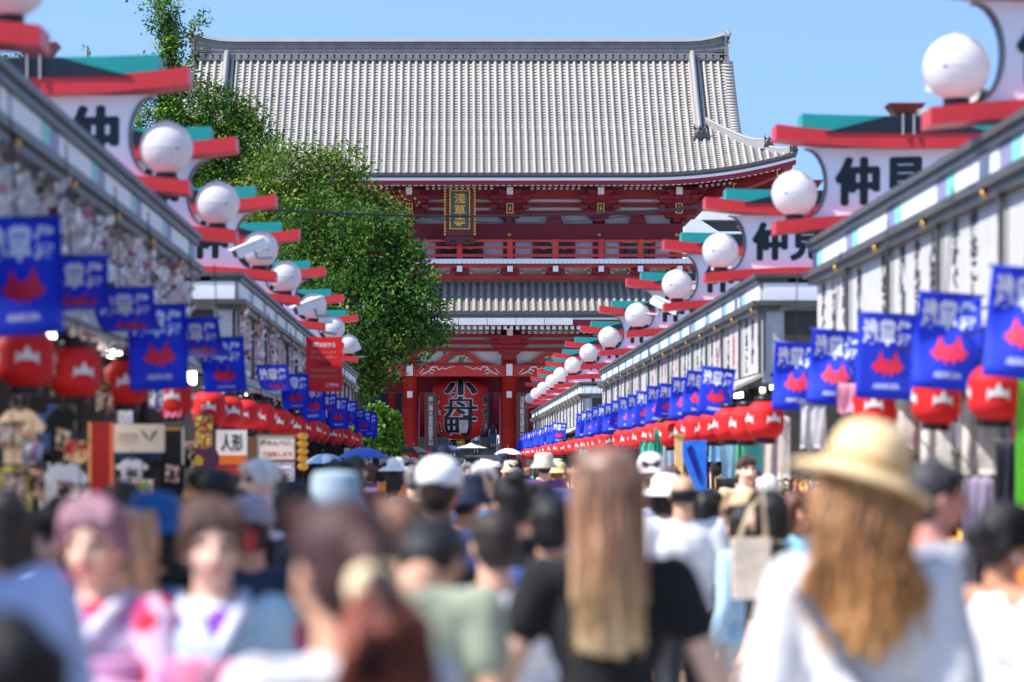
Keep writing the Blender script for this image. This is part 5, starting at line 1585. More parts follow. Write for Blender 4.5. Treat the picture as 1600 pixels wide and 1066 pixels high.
def body_prims(m, J, fine):
    f = J["f"]
    # head and neck
    ell(m, (0, .0, 1.60), (.074, .092, .10), 14, 10); ell(m, (0, .030, 1.545), (.057, .062, .068)); ell(m, (0, .062, 1.502), (.026, .024, .02))
    cap(m, (0, .092, 1.595), .008, (0, .110, 1.556), .014, 8); ell(m, (0, .088, 1.525), (.026, .014, .012))
    for s_ in (-1, 1):
        ell(m, (s_*.077, -.008, 1.572), (.011, .02, .032)); ell(m, (s_*.034, .072, 1.548), (.024, .02, .02))
        ell(m, (s_*.032, .078, 1.612), (.022, .012, .008))
    cap(m, (0, -.012, 1.52), .050 if f else .058, (0, -.02, 1.39), .058 if f else .066)
    # trunk
    ell(m, (0, .0, 1.26), (.142 if f else .168, .098 if f else .108, .19)); cap(m, (-J["sh"]+.02, -.012, 1.375), .052, (J["sh"]-.02, -.012, 1.375), .052)
    ell(m, (0, 0, 1.39), (.10, .07, .06))
    ell(m, (0, .0, 1.06), (.118 if f else .145, .084 if f else .1, .16)); ell(m, (0, -.012, .92), (.158 if f else .15, .108, .13))
    if f:
        for s_ in (-1, 1): ell(m, (s_*.065, .078, 1.255), (.058, .048, .056))
    for s_ in (-1, 1):
        S0, E, W = J["S%d" % s_], J["E%d" % s_], J["W%d" % s_]
        k = .88 if f else 1.0
        cap(m, S0, .054*k, E, .041*k); cap(m, E, .041*k, W, .028*k)
        dr = (W-E).normalized(); sd = dr.cross(Vector((0, 1, 0)));
        if sd.length < .3: sd = dr.cross(Vector((0, 0, 1)))
        sd.normalize(); nrm_ = sd.cross(dr)
        palm = W+dr*.055
        cap(m, W+dr*.01, .026, palm+dr*.025, .030); cap(m, palm+sd*.018, .016, palm+sd*.022+dr*.03, .015); cap(m, palm-sd*.018, .016, palm-sd*.022+dr*.03, .015)
        if fine:
            for q in range(4):
                o_ = palm+sd*(.030-.020*q)+dr*.04
                l1 = (.034, .04, .037, .028)[q]
                mid = o_+dr*l1+nrm_*.008; cap(m, o_, .0088, mid, .0085, 7); cap(m, mid, .0085, mid+dr*l1*.75+nrm_*.02, .0075, 7)
            th = palm-dr*.02+sd*.032*s_; cap(m, th, .011, th+sd*.022*s_+dr*.03+nrm_*.012, .010, 7); cap(m, th+sd*.022*s_+dr*.03+nrm_*.012, .010, th+sd*.022*s_+dr*.058+nrm_*.022, .0085, 7)
        else: cap(m, palm+dr*.03, .026, palm+dr*.085+nrm_*.015, .014)
        H, K, A = J["H%d" % s_], J["K%d" % s_], J["A%d" % s_]
        cap(m, H, .082, K, .054); cap(m, K+(0, -.012, -.06) if False else K, .054, A, .037); ell(m, (K.x, K.y-.03, K.z-.12), (.045, .05, .1))
        cap(m, (A.x, A.y-.03, A.z-.035), .035, (A.x+s_*.02, A.y+.14, A.z-.05), .030)
def top_prims(m, J, kind):
    f = J["f"]; g = .016 if kind in ("tee", "blouse") else .02
    loose = {"tee": 1.0, "blouse": 1.1, "shirt": 1.12, "long": 1.1, "offshoulder": 1.08, "kimono": 1.12}[kind]
    hem = .84 if kind in ("tee", "shirt", "long", "blouse") else .95
    ell(m, (0, 0, 1.26), ((.142 if f else .168)*loose+g, .10*loose+g, .18))
    if f and kind != "kimono":
        for s_ in (-1, 1): ell(m, (s_*.065, .08, 1.255), (.062, .05, .06))
    cap(m, (0, 0, 1.22), .115*loose, (0, 0, hem+.14), .118*loose)
    ell(m, (0, 0, 1.06), ((.125 if f else .15)*loose+g, .09*loose+g, .18)); ell(m, (0, -.01, hem+.1), ((.155 if f else .153)*loose+g, .108*loose+g, .1))
    if kind != "offshoulder":
        cap(m, (-J["sh"]+.02, -.012, 1.378), .060, (J["sh"]-.02, -.012, 1.378), .060); ell(m, (0, -.01, 1.40), (.10, .078, .055))
    for s_ in (-1, 1):
        S0, E, W = J["S%d" % s_], J["E%d" % s_], J["W%d" % s_]
        if kind == "tee": cap(m, S0, .060, S0.lerp(E, .46), .058)
        elif kind == "blouse": cap(m, S0, .064, S0.lerp(E, .92), .074)
        elif kind == "shirt": cap(m, S0, .072, S0.lerp(E, .9), .066)
        elif kind == "long": cap(m, S0, .066, E, .054); cap(m, E, .054, E.lerp(W, .96), .042)
        elif kind == "offshoulder": cap(m, S0+Vector((s_*.01, 0, -.05)), .07, S0.lerp(E, .8), .075)
        elif kind == "kimono":
            cap(m, S0, .075, E, .075); cap(m, E, .075, E.lerp(W, .85), .07)
            for q in range(6):                     # hanging sleeve bag
                a = S0.lerp(E, .55) if q < 2 else E.lerp(W, .17*q-.2)
                cap(m, a, .038, a+Vector((0, 0, -.26)), .035)
def bottom_prims(m, J, kind):
    f = J["f"]
    ell(m, (0, -.01, .92), ((.158 if f else .15)+.012, .118, .13))
    for s_ in (-1, 1):
        H, K, A = J["H%d" % s_], J["K%d" % s_], J["A%d" % s_]
        if kind == "trousers": cap(m, H, .098, K, .072); cap(m, K, .072, A+Vector((0, 0, .03)), .062)
        elif kind == "wide": cap(m, H, .105, K, .095); cap(m, K, .095, A+Vector((0, 0, .06)), .105)
        elif kind == "shorts": cap(m, H, .10, K.lerp(H, .12), .092)
        elif kind == "skirt":
            pass
    if kind in ("skirt", "robe"):
        z1 = .34 if kind == "skirt" else .10
        w1 = .2 if kind == "skirt" else .15
        for q in range(5):
            x = -.08+.04*q
            cap(m, (x, 0, .95), .085, (x*2.0*w1/.16, 0, z1+.1), .10)
def hair_prims(m, st, L=.4, seed=0):
    r = random.Random(seed)
    hc = Vector((0, -.016, 1.618))
    if st == "bald":
        for k in range(9):
            a = R(200+k*17.5); cap(m, (.076*math.cos(a), -.012+.086*math.sin(a), 1.60), .018, (.068*math.cos(a), -.012+.076*math.sin(a), 1.545), .014)
        return
    ell(m, hc, (.086, .098, .096), 16, 10); ell(m, (0, -.045, 1.575), (.08, .066, .085))
    if st == "short":
        for k in range(14): 
            a = r.uniform(0, 6.28); q = r.uniform(.2, 1)
            ell(m, (.07*q*math.cos(a), -.016+.08*q*math.sin(a), 1.69-.06*q*q+r.uniform(-.004, .012)), (.02, .022, .016))
        for k in range(6): cap(m, (-.05+.02*k, .06, 1.672), .02, (-.055+.022*k, .083, 1.645), .012)
    if st in ("bob", "long", "wavy", "pony", "bun", "updo"):
        for k in range(7): cap(m, (-.06+.02*k, .05, 1.69), .018, (-.066+.022*k, .082+.002*(3-abs(k-3)), 1.648-r.uniform(0, .015)), .010)
    if st == "bob":
        for s_ in (-1, 1):
            for k in range(4): cap(m, (s_*.074, .02-.026*k, 1.63), .026, (s_*.080, .022-.028*k, 1.50-r.uniform(0, .02)), .022)
        for k in range(6): cap(m, (-.06+.024*k, -.075, 1.60), .03, (-.064+.0256*k, -.082, 1.485-r.uniform(0, .02)), .024)
    if st in ("long", "wavy"):
        n = 11
        for k in range(n):
            u = k/(n-1)*2-1
            x0 = (.082 if st == "wavy" else .073)*u; y0 = -.075+.055*u*u
            segs = 7; p = None; ph = r.uniform(0, 6)
            ln = L*(1-(.24 if st == "wavy" else .10)*u*u)*r.uniform(.93, 1.03)
            for q in range(segs+1):
                v = q/segs
                wv = (.020*math.sin(ph+v*10) if st == "wavy" else .002*math.sin(ph+v*4))
                flarex = (1+.75*v*(1-.35*v)) if st == "wavy" else (1+.12*v)
                pt = Vector((x0*flarex+wv, y0-.035*math.sin(min(1, v*2)*1.57)+wv*.3-(.035 if st == "wavy" else .012)*v, 1.63-ln*v))
                if p is not None: cap(m, p, .026*(1-.25*(v-1/segs)), pt, .026*(1-.3*v), 8)
                p = pt
        for s_ in (-1, 1):
            for k in range(3): cap(m, (s_*.072, .03-.03*k, 1.64), .026, (s_*(.082 if st == "wavy" else .072), .01-.03*k, 1.45), .022)
    if st == "pony":
        ell(m, (0, -.105, 1.62), (.032, .03, .034)); cap(m, (0, -.115, 1.62), .03, (0, -.155, 1.50), .04); cap(m, (0, -.155, 1.50), .04, (0, -.145, 1.34), .022)
    if st == "bun": ell(m, (0, -.07, 1.70), (.05, .05, .045)); ell(m, (.02, -.085, 1.715), (.03, .03, .025))
    if st == "updo": ell(m, (0, -.10, 1.60), (.062, .05, .055)); ell(m, (.02, -.12, 1.62), (.035, .03, .035))
    if st == "updo":
        ell(m, (.012, .0, 1.665), (.075, .085, .062))
        for s_ in (-1, 1):
            for k in range(4): cap(m, (s_*.062, .062-.03*k, 1.66), .022, (s_*.081, .045-.03*k, 1.575-.006*k), .015)
def feet_prims(m, J):
    for s_ in (-1, 1):
        A = J["A%d" % s_]
        cap(m, (A.x, A.y-.035, A.z-.04), .043, (A.x+s_*.02, A.y+.145, A.z-.05), .038); cap(m, (A.x, A.y-.03, A.z+.01), .042, (A.x, A.y-.035, A.z-.03), .044)
HATS = {}
def hat_mesh(kind, mats):
    k = kind
    if k in HATS: return HATS[k]
    m = MB(); c = (0, -.012, 0)
    if kind == "cap":
        m.lathe([(.094, 1.615), (.100, 1.635), (.098, 1.675), (.080, 1.712), (.045, 1.735), (.01, 1.742)], 22, c)
        vs = []; n = 9
        for yy, zz in ((0, .0), (0, -.008)):
            for k_ in range(n):
                a = math.pi*(.12+.76*k_/(n-1)); vs.append((.097*math.cos(a), -.012+.097*math.sin(a), 1.622+zz))
            for k_ in range(n):
                a = math.pi*(.12+.76*k_/(n-1)); vs.append((.095*math.cos(a), .045+.125*math.sin(a), 1.602+zz-.01*abs(math.cos(a))))
        fs = []
        for q in range(n-1):
            fs.append((q, q+1, n+q+1, n+q)); fs.append((2*n+q, 3*n+q, 3*n+q+1, 2*n+q+1)); fs.append((n+q, n+q+1, 3*n+q+1, 3*n+q))
        m.add(vs, fs, 0, True)
    elif kind == "bucket":
        m.lathe([(.150, 1.560), (.153, 1.566), (.102, 1.632), (.099, 1.70), (.085, 1.722), (.02, 1.728)], 24, c)
    elif kind == "straw":
        m.lathe([(.172, 1.604), (.172, 1.610), (.102, 1.640), (.098, 1.645), (.094, 1.70), (.078, 1.735), (.04, 1.752), (.01, 1.755)], 32, c)
    elif kind == "sunhat":
        m.lathe([(.20, 1.585), (.20, 1.591), (.15, 1.625), (.104, 1.638), (.098, 1.70), (.07, 1.735), (.01, 1.742)], 28, c)
    me = m.mesh("hat", [M_white]); HATS[k] = me
    return me
def paint_face(me, skin, H=1.0, lips=(176, 84, 84)):
    """material slots of a body mesh: 0 skin, 1 eyes, 2 lips, 3 brows"""
    for c in (skin, (26, 18, 16), lips, (50, 34, 28)): me.materials.append(smat(c, "skin"))
    idx = np.zeros(len(me.polygons), np.int32)
    for i, p in enumerate(me.polygons):
        c = p.center
        if c.y > .05 and c.z > 1.49:
            ax = abs(c.x)
            if ((ax-.033)/.017)**2+((c.z-1.592)/.0085)**2 < 1: idx[i] = 1
            elif (c.x/.026)**2+((c.z-1.525)/.010)**2 < 1: idx[i] = 2
            elif abs(ax-.034) < .022 and abs(c.z-1.617) < .006: idx[i] = 3
    me.polygons.foreach_set("material_index", idx)
BODY = {}
def piece(key, name, fn, voxel, smooth=4):
    if key in RM: return RM[key]
    m = MB(); fn(m); RM[key] = fuse(m, name, voxel, smooth)
    return RM[key]
def person(label, x, y, H, yaw, f=True, skin=(225, 180, 152), top="tee", topc=(240, 240, 240), bot="trousers", botc=(40, 42, 52), hair="short", hairc=(28, 24, 24), L=.4,
           hat=None, hatc=(240, 240, 240), al="down", ar="down", stride=0.0, fine=False, seed=0, group="people walking in the crowd", lean=0.0, tilt=0.0, topm=None, botm=None, hairm=None, lips=(176, 84, 84), hattilt=None, bow=0.0, shoes=(40, 38, 40)):
    J = skel(f, stride, al, ar)
    vx = .0115 if fine else .017
    key = (f, stride, al, ar, fine)
    bk = key+("body",)
    if bk not in RM:
        m = MB(); body_prims(m, J, fine); RM[bk] = fuse(m, "body", vx, 3)
        paint_face(RM[bk], (225, 180, 152))
    t = thing("person", label, "person", (x, y, 0), yaw, group)
    s_ = H/1.715
    t.scale = (s_, s_, s_)
    if lean or tilt: t.rotation_euler = (lean, tilt, yaw)
    sk = [smat(skin, "skin"), smat((26, 18, 16), "skin"), smat(lips, "skin"), smat((50, 34, 28), "skin")]
    def bowed(me):
        if not bow: return me
        def fn(co):
            w = min(1, max(0, (co.z-1.40)/.09)); w = w*w*(3-2*w)
            if abs(co.x) > .125: w = 0
            a = bow*w; y, z = co.y+.02, co.z-1.43
            return Vector((co.x, -.02+y*math.cos(a)+z*math.sin(a), 1.43-y*math.sin(a)+z*math.cos(a))) if w else co.copy()
        return deform(me, fn)
    obj("body", bowed(RM[bk]), t, mats=sk)
    def put(name, k, fn, voxel, m_, sm=4):
        me = piece(k, name, fn, voxel, sm)
        if len(me.materials) == 0: me.materials.append(m_)
        return obj(name, bowed(me) if name == 'hair' else me, t, mats=[m_])
    put({"kimono": "kimono_top"}.get(top, "top"), key+(top,), lambda m: top_prims(m, J, top), vx*1.1, topm or smat(topc))
    put({"skirt": "skirt", "robe": "kimono_skirt"}.get(bot, "trousers"), key+(bot,), lambda m: bottom_prims(m, J, bot), vx*1.25, botm or smat(botc))
    put("shoes", key+("shoes",), lambda m: feet_prims(m, J), vx*1.1, smat(shoes))
    if hair: put("hair", (hair, L if hair in ("long", "wavy") else 0, fine, seed if fine else 0), lambda m: hair_prims(m, hair, L, seed), .0095 if fine else .013, hairm or smat(hairc, "hair"), 2)
    if hat:
        o = obj("hat", hat_mesh(hat, None), t, mats=[smat(hatc)])
        if hattilt:
            o.rotation_euler = (hattilt[0], hattilt[1], 0)
            c = Vector((0, 0, 1.62)); o.location = c-(o.rotation_euler.to_matrix() @ c)
    return t
def P_(px, d): return wx(px, d), d
def Hd(py, d, extra=0.0): return wz(py, d)-extra

def flower_mat(name, base, blobs_, scale=7.0):
    m = bpy.data.materials.new(name); m.use_nodes = True
    nt = m.node_tree; b = nt.nodes["Principled BSDF"]; b.inputs["Roughness"].default_value = .8
    tc = nt.nodes.new("ShaderNodeTexCoord"); prev = None
    nzn = nt.nodes.new("ShaderNodeTexNoise"); nzn.inputs["Scale"].default_value = 14
    nt.links.new(tc.outputs["Object"], nzn.inputs["Vector"])
    mixv = nt.nodes.new("ShaderNodeMix"); mixv.data_type = 'VECTOR'; mixv.inputs["Factor"].default_value = .06
    nt.links.new(tc.outputs["Object"], mixv.inputs["A"]); nt.links.new(nzn.outputs["Color"], mixv.inputs["B"])
    col = None
    for k, (c, thr, sc) in enumerate(blobs_):
        mp = nt.nodes.new("ShaderNodeMapping"); mp.inputs["Location"].default_value = (k*3.3, k*1.7, k*.9)
        v = nt.nodes.new("ShaderNodeTexVoronoi"); v.inputs["Scale"].default_value = sc
        lt_ = nt.nodes.new("ShaderNodeMapRange"); lt_.inputs["From Min"].default_value = thr; lt_.inputs["From Max"].default_value = thr+.05; lt_.inputs["To Min"].default_value = 1; lt_.inputs["To Max"].default_value = 0
        nt.links.new(mixv.outputs["Result"], mp.inputs[0]); nt.links.new(mp.outputs[0], v.inputs["Vector"]); nt.links.new(v.outputs["Distance"], lt_.inputs["Value"])
        mx = nt.nodes.new("ShaderNodeMix"); mx.data_type = 'RGBA'
        nt.links.new(lt_.outputs["Result"], mx.inputs["Factor"])
        if col is None: mx.inputs["A"].default_value = S(base)
        else: nt.links.new(col, mx.inputs["A"])
        mx.inputs["B"].default_value = S(c)
        col = mx.outputs["Result"]
    nt.links.new(col, b.inputs["Base Color"])
    return m
def ombre_mat(name, stops):
    """hair dyed from root to tip: stops (height in m, sRGB)"""
    m = bpy.data.materials.new(name); m.use_nodes = True
    nt = m.node_tree; b = nt.nodes["Principled BSDF"]; b.inputs["Roughness"].default_value = .42
    tc = nt.nodes.new("ShaderNodeTexCoord"); sp = nt.nodes.new("ShaderNodeSeparateXYZ"); mr = nt.nodes.new("ShaderNodeMapRange")
    mr.inputs["From Min"].default_value = stops[0][0]; mr.inputs["From Max"].default_value = stops[-1][0]
    rp = nt.nodes.new("ShaderNodeValToRGB"); el = rp.color_ramp.elements
    for k, (z, c) in enumerate(stops):
        u = (z-stops[0][0])/(stops[-1][0]-stops[0][0])
        e = el[k] if k < 2 else el.new(u)
        e.position = u; e.color = S(c)
    mp = nt.nodes.new("ShaderNodeMapping"); mp.inputs["Scale"].default_value = (34, 34, 2.5)
    nz = nt.nodes.new("ShaderNodeTexNoise"); nz.inputs["Scale"].default_value = 1.0; nz.inputs["Detail"].default_value = 4
    mx = nt.nodes.new("ShaderNodeMix"); mx.data_type = 'RGBA'; mx.blend_type = 'MULTIPLY'; mx.inputs["Factor"].default_value = .7
    g_ = nt.nodes.new("ShaderNodeValToRGB"); g_.color_ramp.elements[0].position = .3; g_.color_ramp.elements[0].color = (.28, .25, .22, 1); g_.color_ramp.elements[1].position = .6
    nt.links.new(tc.outputs["Object"], sp.inputs[0]); nz2 = nt.nodes.new("ShaderNodeTexNoise"); nz2.inputs["Scale"].default_value = 1.0; mp2 = nt.nodes.new("ShaderNodeMapping"); mp2.inputs["Scale"].default_value = (26, 26, 1.5)
    ad = nt.nodes.new("ShaderNodeMath"); ad.operation = 'MULTIPLY_ADD'; ad.inputs[1].default_value = .34
    nt.links.new(tc.outputs["Object"], mp2.inputs[0]); nt.links.new(mp2.outputs[0], nz2.inputs["Vector"]); nt.links.new(nz2.outputs["Fac"], ad.inputs[0])
    sb_ = nt.nodes.new("ShaderNodeMath"); sb_.operation = 'SUBTRACT'; sb_.inputs[1].default_value = .17
    nt.links.new(sp.outputs["Z"], sb_.inputs[0]); nt.links.new(sb_.outputs[0], ad.inputs[2]); nt.links.new(ad.outputs[0], mr.inputs["Value"]); nt.links.new(mr.outputs["Result"], rp.inputs[0])
    nt.links.new(tc.outputs["Object"], mp.inputs[0]); nt.links.new(mp.outputs[0], nz.inputs["Vector"]); nt.links.new(nz.outputs["Fac"], g_.inputs[0])
    nt.links.new(rp.outputs[0], mx.inputs["A"]); nt.links.new(g_.outputs[0], mx.inputs["B"]); nt.links.new(mx.outputs["Result"], b.inputs["Base Color"])
    bp = nt.nodes.new("ShaderNodeBump"); bp.inputs["Strength"].default_value = .5; bp.inputs["Distance"].default_value = .01
    nt.links.new(nz.outputs["Fac"], bp.inputs["Height"]); nt.links.new(bp.outputs[0], b.inputs["Normal"])
    return m
PI = math.pi
NEAR = "people close to the camera"
# woman in black, seen from behind
d = 7.7
person("woman in black tee with long straight brown hair fading to blonde, seen from behind", *P_(950, d), Hd(694, d), 0.0, True, (236, 190, 160), "tee", (16, 16, 20), "skirt", (20, 20, 26), "long", L=.425, al="out", ar="out", fine=True, seed=3, group=NEAR,
       hairm=ombre_mat("brown_to_blonde_hair", [(1.10, (244, 220, 176)), (1.28, (232, 196, 146)), (1.45, (190, 140, 104)), (1.60, (140, 100, 78)), (1.72, (150, 116, 98))]))
# woman with the straw hat
d = 7.25
t = person("woman in white loose blouse and tilted straw hat with wavy blonde hair", *P_(1350, d), Hd(683, d), R(-8), True, (232, 185, 155), "blouse", (222, 220, 220), "wide", (120, 130, 150), "wavy", L=.42, al="down", ar="down", fine=True, seed=5, group=NEAR,
       hat="straw", hatc=(240, 205, 152), hattilt=(R(-6), R(17)), hairm=ombre_mat("wavy_blonde_hair", [(1.15, (222, 166, 96)), (1.35, (206, 146, 84)), (1.50, (176, 122, 76)), (1.70, (200, 160, 106))]))
b = MB(); b.band([Vector((.13-.30*k/8, -.14-.015*math.sin(k/8*PI), 1.36-.42*k/8)) for k in range(9)], [Vector((.165-.30*k/8, -.14-.015*math.sin(k/8*PI), 1.365-.42*k/8)) for k in range(9)],
                 [Vector((.165-.30*k/8, -.155-.015*math.sin(k/8*PI), 1.365-.42*k/8)) for k in range(9)], [Vector((.13-.30*k/8, -.155-.015*math.sin(k/8*PI), 1.36-.42*k/8)) for k in range(9)])
sb = b.build("bag_strap", smat((100, 100, 108)), t); sb.scale = (-1, 1, 1)
hb = MB(); hb.lathe([(.103, 1.642), (.1025, 1.662)], 30, (0, -.012, 0), cap=False)
ho = hb.build("hat_band", smat((196, 160, 104)), t); src = [c for c in t.children if c.name.startswith("hat") and not c.name.startswith("hat_band")][0]
ho.rotation_euler = src.rotation_euler; ho.location = src.location
def strands(t, mtl, n, L, spread, seed, wave):
    r = random.Random(seed); b = MB()
    for k in range(n):
        u = r.uniform(-1, 1); u = math.copysign(abs(u)**.6, u)
        x0 = .078*u; y0 = -.085+.05*u*u-r.uniform(0, .03); ln = L*r.uniform(.7, 1.06); ph = r.uniform(0, 6)
        pts = []
        for q in range(9):
            v = q/8
            pts.append((x0*(1+spread*v)+wave*math.sin(ph+v*9)+r.uniform(-.004, .004)+.02*u*v*v, y0-.04*math.sin(min(1, v*2)*1.57)-.02*v, 1.66-ln*v))
        b.tube(pts, [.003, .004, .004, .004, .004, .0035, .003, .002, .001], 4)
    o = b.build("loose_strand", mtl, t); tag(o, kind="stuff")
strands([o for o in COL.objects if o.get("label", "").startswith("woman in black tee with long straight")][0], bpy.data.materials["brown_to_blonde_hair"], 90, .455, -.08, 5, .004)
strands(t, bpy.data.materials["wavy_blonde_hair"], 110, .435, .50, 6, .016)
# woman with the cream scrunchie
d = 5.0
t = person("woman with brown hair tied in a cream scrunchie, face turned aside", *P_(532, d), Hd(772, d), R(28), True, (214, 160, 128), "tee", (222, 220, 220), "trousers", (60, 70, 100), "pony", (70, 40, 36), fine=True, seed=7, group=NEAR)
b = MB(); ell(b, (0, -.125, 1.56), (.042, .04, .040), 16, 10)
for k in range(12):
    a = k*PI/6; ell(b, (.032*math.cos(a), -.13, 1.56+.032*math.sin(a)), (.018, .03, .018), 8, 6)
b.sm = [True]*len(b.f); b.build("scrunchie", smat((238, 212, 168)), t)
b = MB()
for k in range(9):
    x = -.05+.0125*k
    b.tube([(x*.4, -.14, 1.555), (x*1.2, -.175, 1.49), (x*1.5, -.17, 1.40), (x*1.25, -.15, 1.22+.01*(k % 3))], [.018, .028, .028, .008], 7)
b.build("ponytail", smat((128, 62, 44), "hair"), t)
# person in sage green
d = 7.3
person("person in sage green tee with bowed head of short black hair", *P_(652, d), 1.60, R(-14), True, (205, 155, 125), "tee", (150, 156, 132), "trousers", (50, 55, 66), "short", (24, 24, 26), fine=True, seed=2, bow=R(62), group=NEAR)
# two women in kimono
KP = flower_mat("pink_floral_kimono_cloth", (212, 182, 204), [((196, 130, 175), .34, 6.5), ((205, 28, 60), .36, 6.8), ((186, 40, 110), .24, 8.0)])
KA = flower_mat("aqua_floral_kimono_cloth", (172, 200, 206), [((214, 222, 226), .36, 7.5), ((216, 80, 125), .30, 7.6), ((130, 60, 190), .32, 6.8), ((120, 190, 190), .14, 5.0)])
def kimono_details(t, collar, obi, cord):
    b = MB()
    for s_ in (-1, 1):
        pts = [(s_*.085, -.04, 1.45), (s_*.075, .06, 1.42), (s_*.02, .135, 1.33), (-s_*.03, .152, 1.24)]
        b.tube(pts, [.02, .022, .022, .018], 8)
    b.build("collar", smat(collar), t)
    b = MB()
    b.lathe([(.170, 1.075), (.180, 1.09), (.184, 1.275), (.174, 1.29)], 28, (0, 0, 0)); b.v = [(x, y*.84+.012, z) for x, y, z in b.v]
    ob = b.build("obi", smat(obi), t)
    b = MB(); b.lathe([(.187, 1.175), (.189, 1.195)], 28, (0, 0, 0)); b.v = [(x, y*.845+.012, z) for x, y, z in b.v]; b.build("obi_cord", smat(cord), ob)
d = 7.7
t = person("woman in pink floral kimono with mauve hair looking down at a phone", *P_(150, d), Hd(775, d), PI+R(-14), True, (226, 178, 150), "kimono", (230, 200, 220), "robe", (230, 200, 220), "updo", (150, 104, 116), al="hold", ar="phone", fine=True, seed=1, group=NEAR, topm=KP, botm=KP, lips=(196, 70, 80), lean=R(0))
kimono_details(t, (214, 208, 220), (214, 150, 190), (180, 60, 110))
b = MB()
for k in range(9): ell(b, (.078+.012*math.cos(k*2.1), -.02+.02*math.sin(k*1.7), 1.50-.018*k), (.024, .022, .018), 8, 6)
b.sm = [True]*len(b.f); b.build("hair_ornament", smat((150, 20, 45)), t)
d = 7.7
t2 = person("woman in pale aqua floral kimono with pink sash and red hair flower", *P_(332, d), Hd(778, d), PI+R(8), True, (232, 184, 160), "kimono", (210, 230, 232), "robe", (210, 230, 232), "updo", (84, 58, 46), al="bent", ar="bent", fine=True, seed=4, group=NEAR, topm=KA, botm=KA, lips=(206, 90, 100))
kimono_details(t2, (206, 210, 224), (214, 120, 150), (190, 90, 130))
b = MB()
for k in range(6):
    a = k*PI/3; ell(b, (-.092, .02+.022*math.cos(a), 1.60+.022*math.sin(a)), (.014, .018, .018), 8, 6)
ell(b, (-.1, .02, 1.60), (.014, .012, .012), 8, 6); b.sm = [True]*len(b.f); b.build("hair_flower", smat((226, 60, 70)), t2)
ph = thing("phone", "dark phone held up by the woman in pink floral kimono", "phone", (0, 0, 0))
# place at her raised hand
bpy.context.view_layer.update()
J_ = skel(True, 0, "hold", "phone"); hp = t.matrix_world @ (J_["W1"]+Vector((-.03, .09, .03)))
ph.location = hp; ph.rotation_euler = (R(-25), 0, PI-R(14))
b = MB(); b.box(-.036, .036, -.005, .005, -.072, .072); b.build("phone_case", smat((26, 34, 42), "paint"), ph)
b = MB(); b.box(-.033, .033, .0055, .007, -.068, .068); b.build("screen", M_black, ph)
b = MB(); b.box(-.028, -.012, -.0075, -.0055, .040, .064); b.build("lens_window", M_black, ph)
# people at the shaded edge of the frame
person("person in pale blue shirt passing close beside the kimono women", *P_(-105, 5.6), 1.70, R(20), False, (215, 165, 135), "shirt", (170, 184, 216), "trousers", (60, 70, 110), "short", (30, 26, 26), fine=True, seed=9, group=NEAR)
person("dark haired child low in front of the pale blue shirt", *P_(-2, 4.3), Hd(945, 4.3), R(30), True, (205, 150, 120), "tee", (210, 205, 215), "trousers", (60, 60, 80), "bob", (24, 18, 18), fine=True, seed=10, group=NEAR)
person("person in light blue tee raising a bare arm to the head", *P_(-8, 9.0), 1.56, R(60), True, (190, 128, 96), "tee", (200, 214, 240), "trousers", (40, 60, 120), "bob", (40, 30, 28), al="raise", ar="raise", fine=True, seed=11, group=NEAR)
person("woman with long strawberry blonde hair behind the pink kimono", *P_(202, 9.6), Hd(792, 9.6), R(-20), True, (225, 180, 150), "tee", (60, 90, 140), "skirt", (40, 44, 60), "wavy", L=.36, hairc=(200, 140, 100), fine=True, seed=12, group=NEAR)
t = person("person in black with a wide blue bucket hat", *P_(240, 10.6), Hd(778, 10.6), R(10), True, (215, 170, 140), "tee", (16, 16, 22), "trousers", (24, 24, 32), "bob", (24, 22, 22), hat="sunhat", hatc=(24, 84, 140), fine=True, seed=13, group=NEAR)
MID = "people in the middle of the street"
person("elderly man with white hair and pale blue shirt in a black mask", *P_(405, 15), Hd(714, 15), PI+R(-60), False, (238, 190, 170), "shirt", (214, 222, 246), "trousers", (60, 62, 74), "short", (236, 232, 230), al="bent", seed=1, group=MID)
b = MB(); ell(b, (0, .075, 1.53), (.052, .05, .04), 12, 8); b.sm = [True]*len(b.f); b.build("black_mask", smat((24, 24, 28)), COL.objects[-1] if False else [o for o in COL.objects if o.get("label", "").startswith("elderly man with white")][0])
person("man in slate navy tee and grey cap, seen from behind", *P_(392, 11.6), Hd(782, 11.6), R(5), False, (205, 150, 120), "tee", (44, 56, 78), "trousers", (40, 40, 50), "short", (40, 34, 32), hat="cap", hatc=(160, 150, 158), seed=2, group=MID)
person("dark shirted man with tan neck and black hair behind the aqua kimono", *P_(344, 12.5), Hd(729, 12.5), R(-15), False, (190, 128, 92), "tee", (22, 24, 34), "trousers", (30, 30, 40), "short", (16, 14, 16), seed=3, group=MID)
person("man with tan face looking aside near the black shirts", *P_(318, 16.5), Hd(730, 16.5), PI/2, False, (196, 140, 104), "tee", (150, 175, 215), "shorts", (60, 60, 70), "short", (22, 20, 20), seed=4, group=MID)
person("short man with cropped dark hair in front of the hanging shirts", *P_(192, 13), Hd(748, 13), R(25), False, (196, 140, 110), "tee", (60, 50, 50), "trousers", (40, 40, 44), "short", (42, 34, 30), seed=5, group=MID)
person("black haired person in dark top beside the red banner", *P_(98, 13.5), Hd(772, 13.5), R(-30), True, (214, 165, 138), "tee", (30, 28, 34), "skirt", (30, 28, 34), "bob", (18, 16, 18), seed=6, group=MID)
person("woman in dark red patterned dress beside the pink kimono", *P_(74, 11), Hd(800, 11), R(160), True, (215, 165, 140), "tee", (120, 20, 36), "skirt", (110, 20, 36), "bun", (26, 20, 20), seed=7, group=MID)
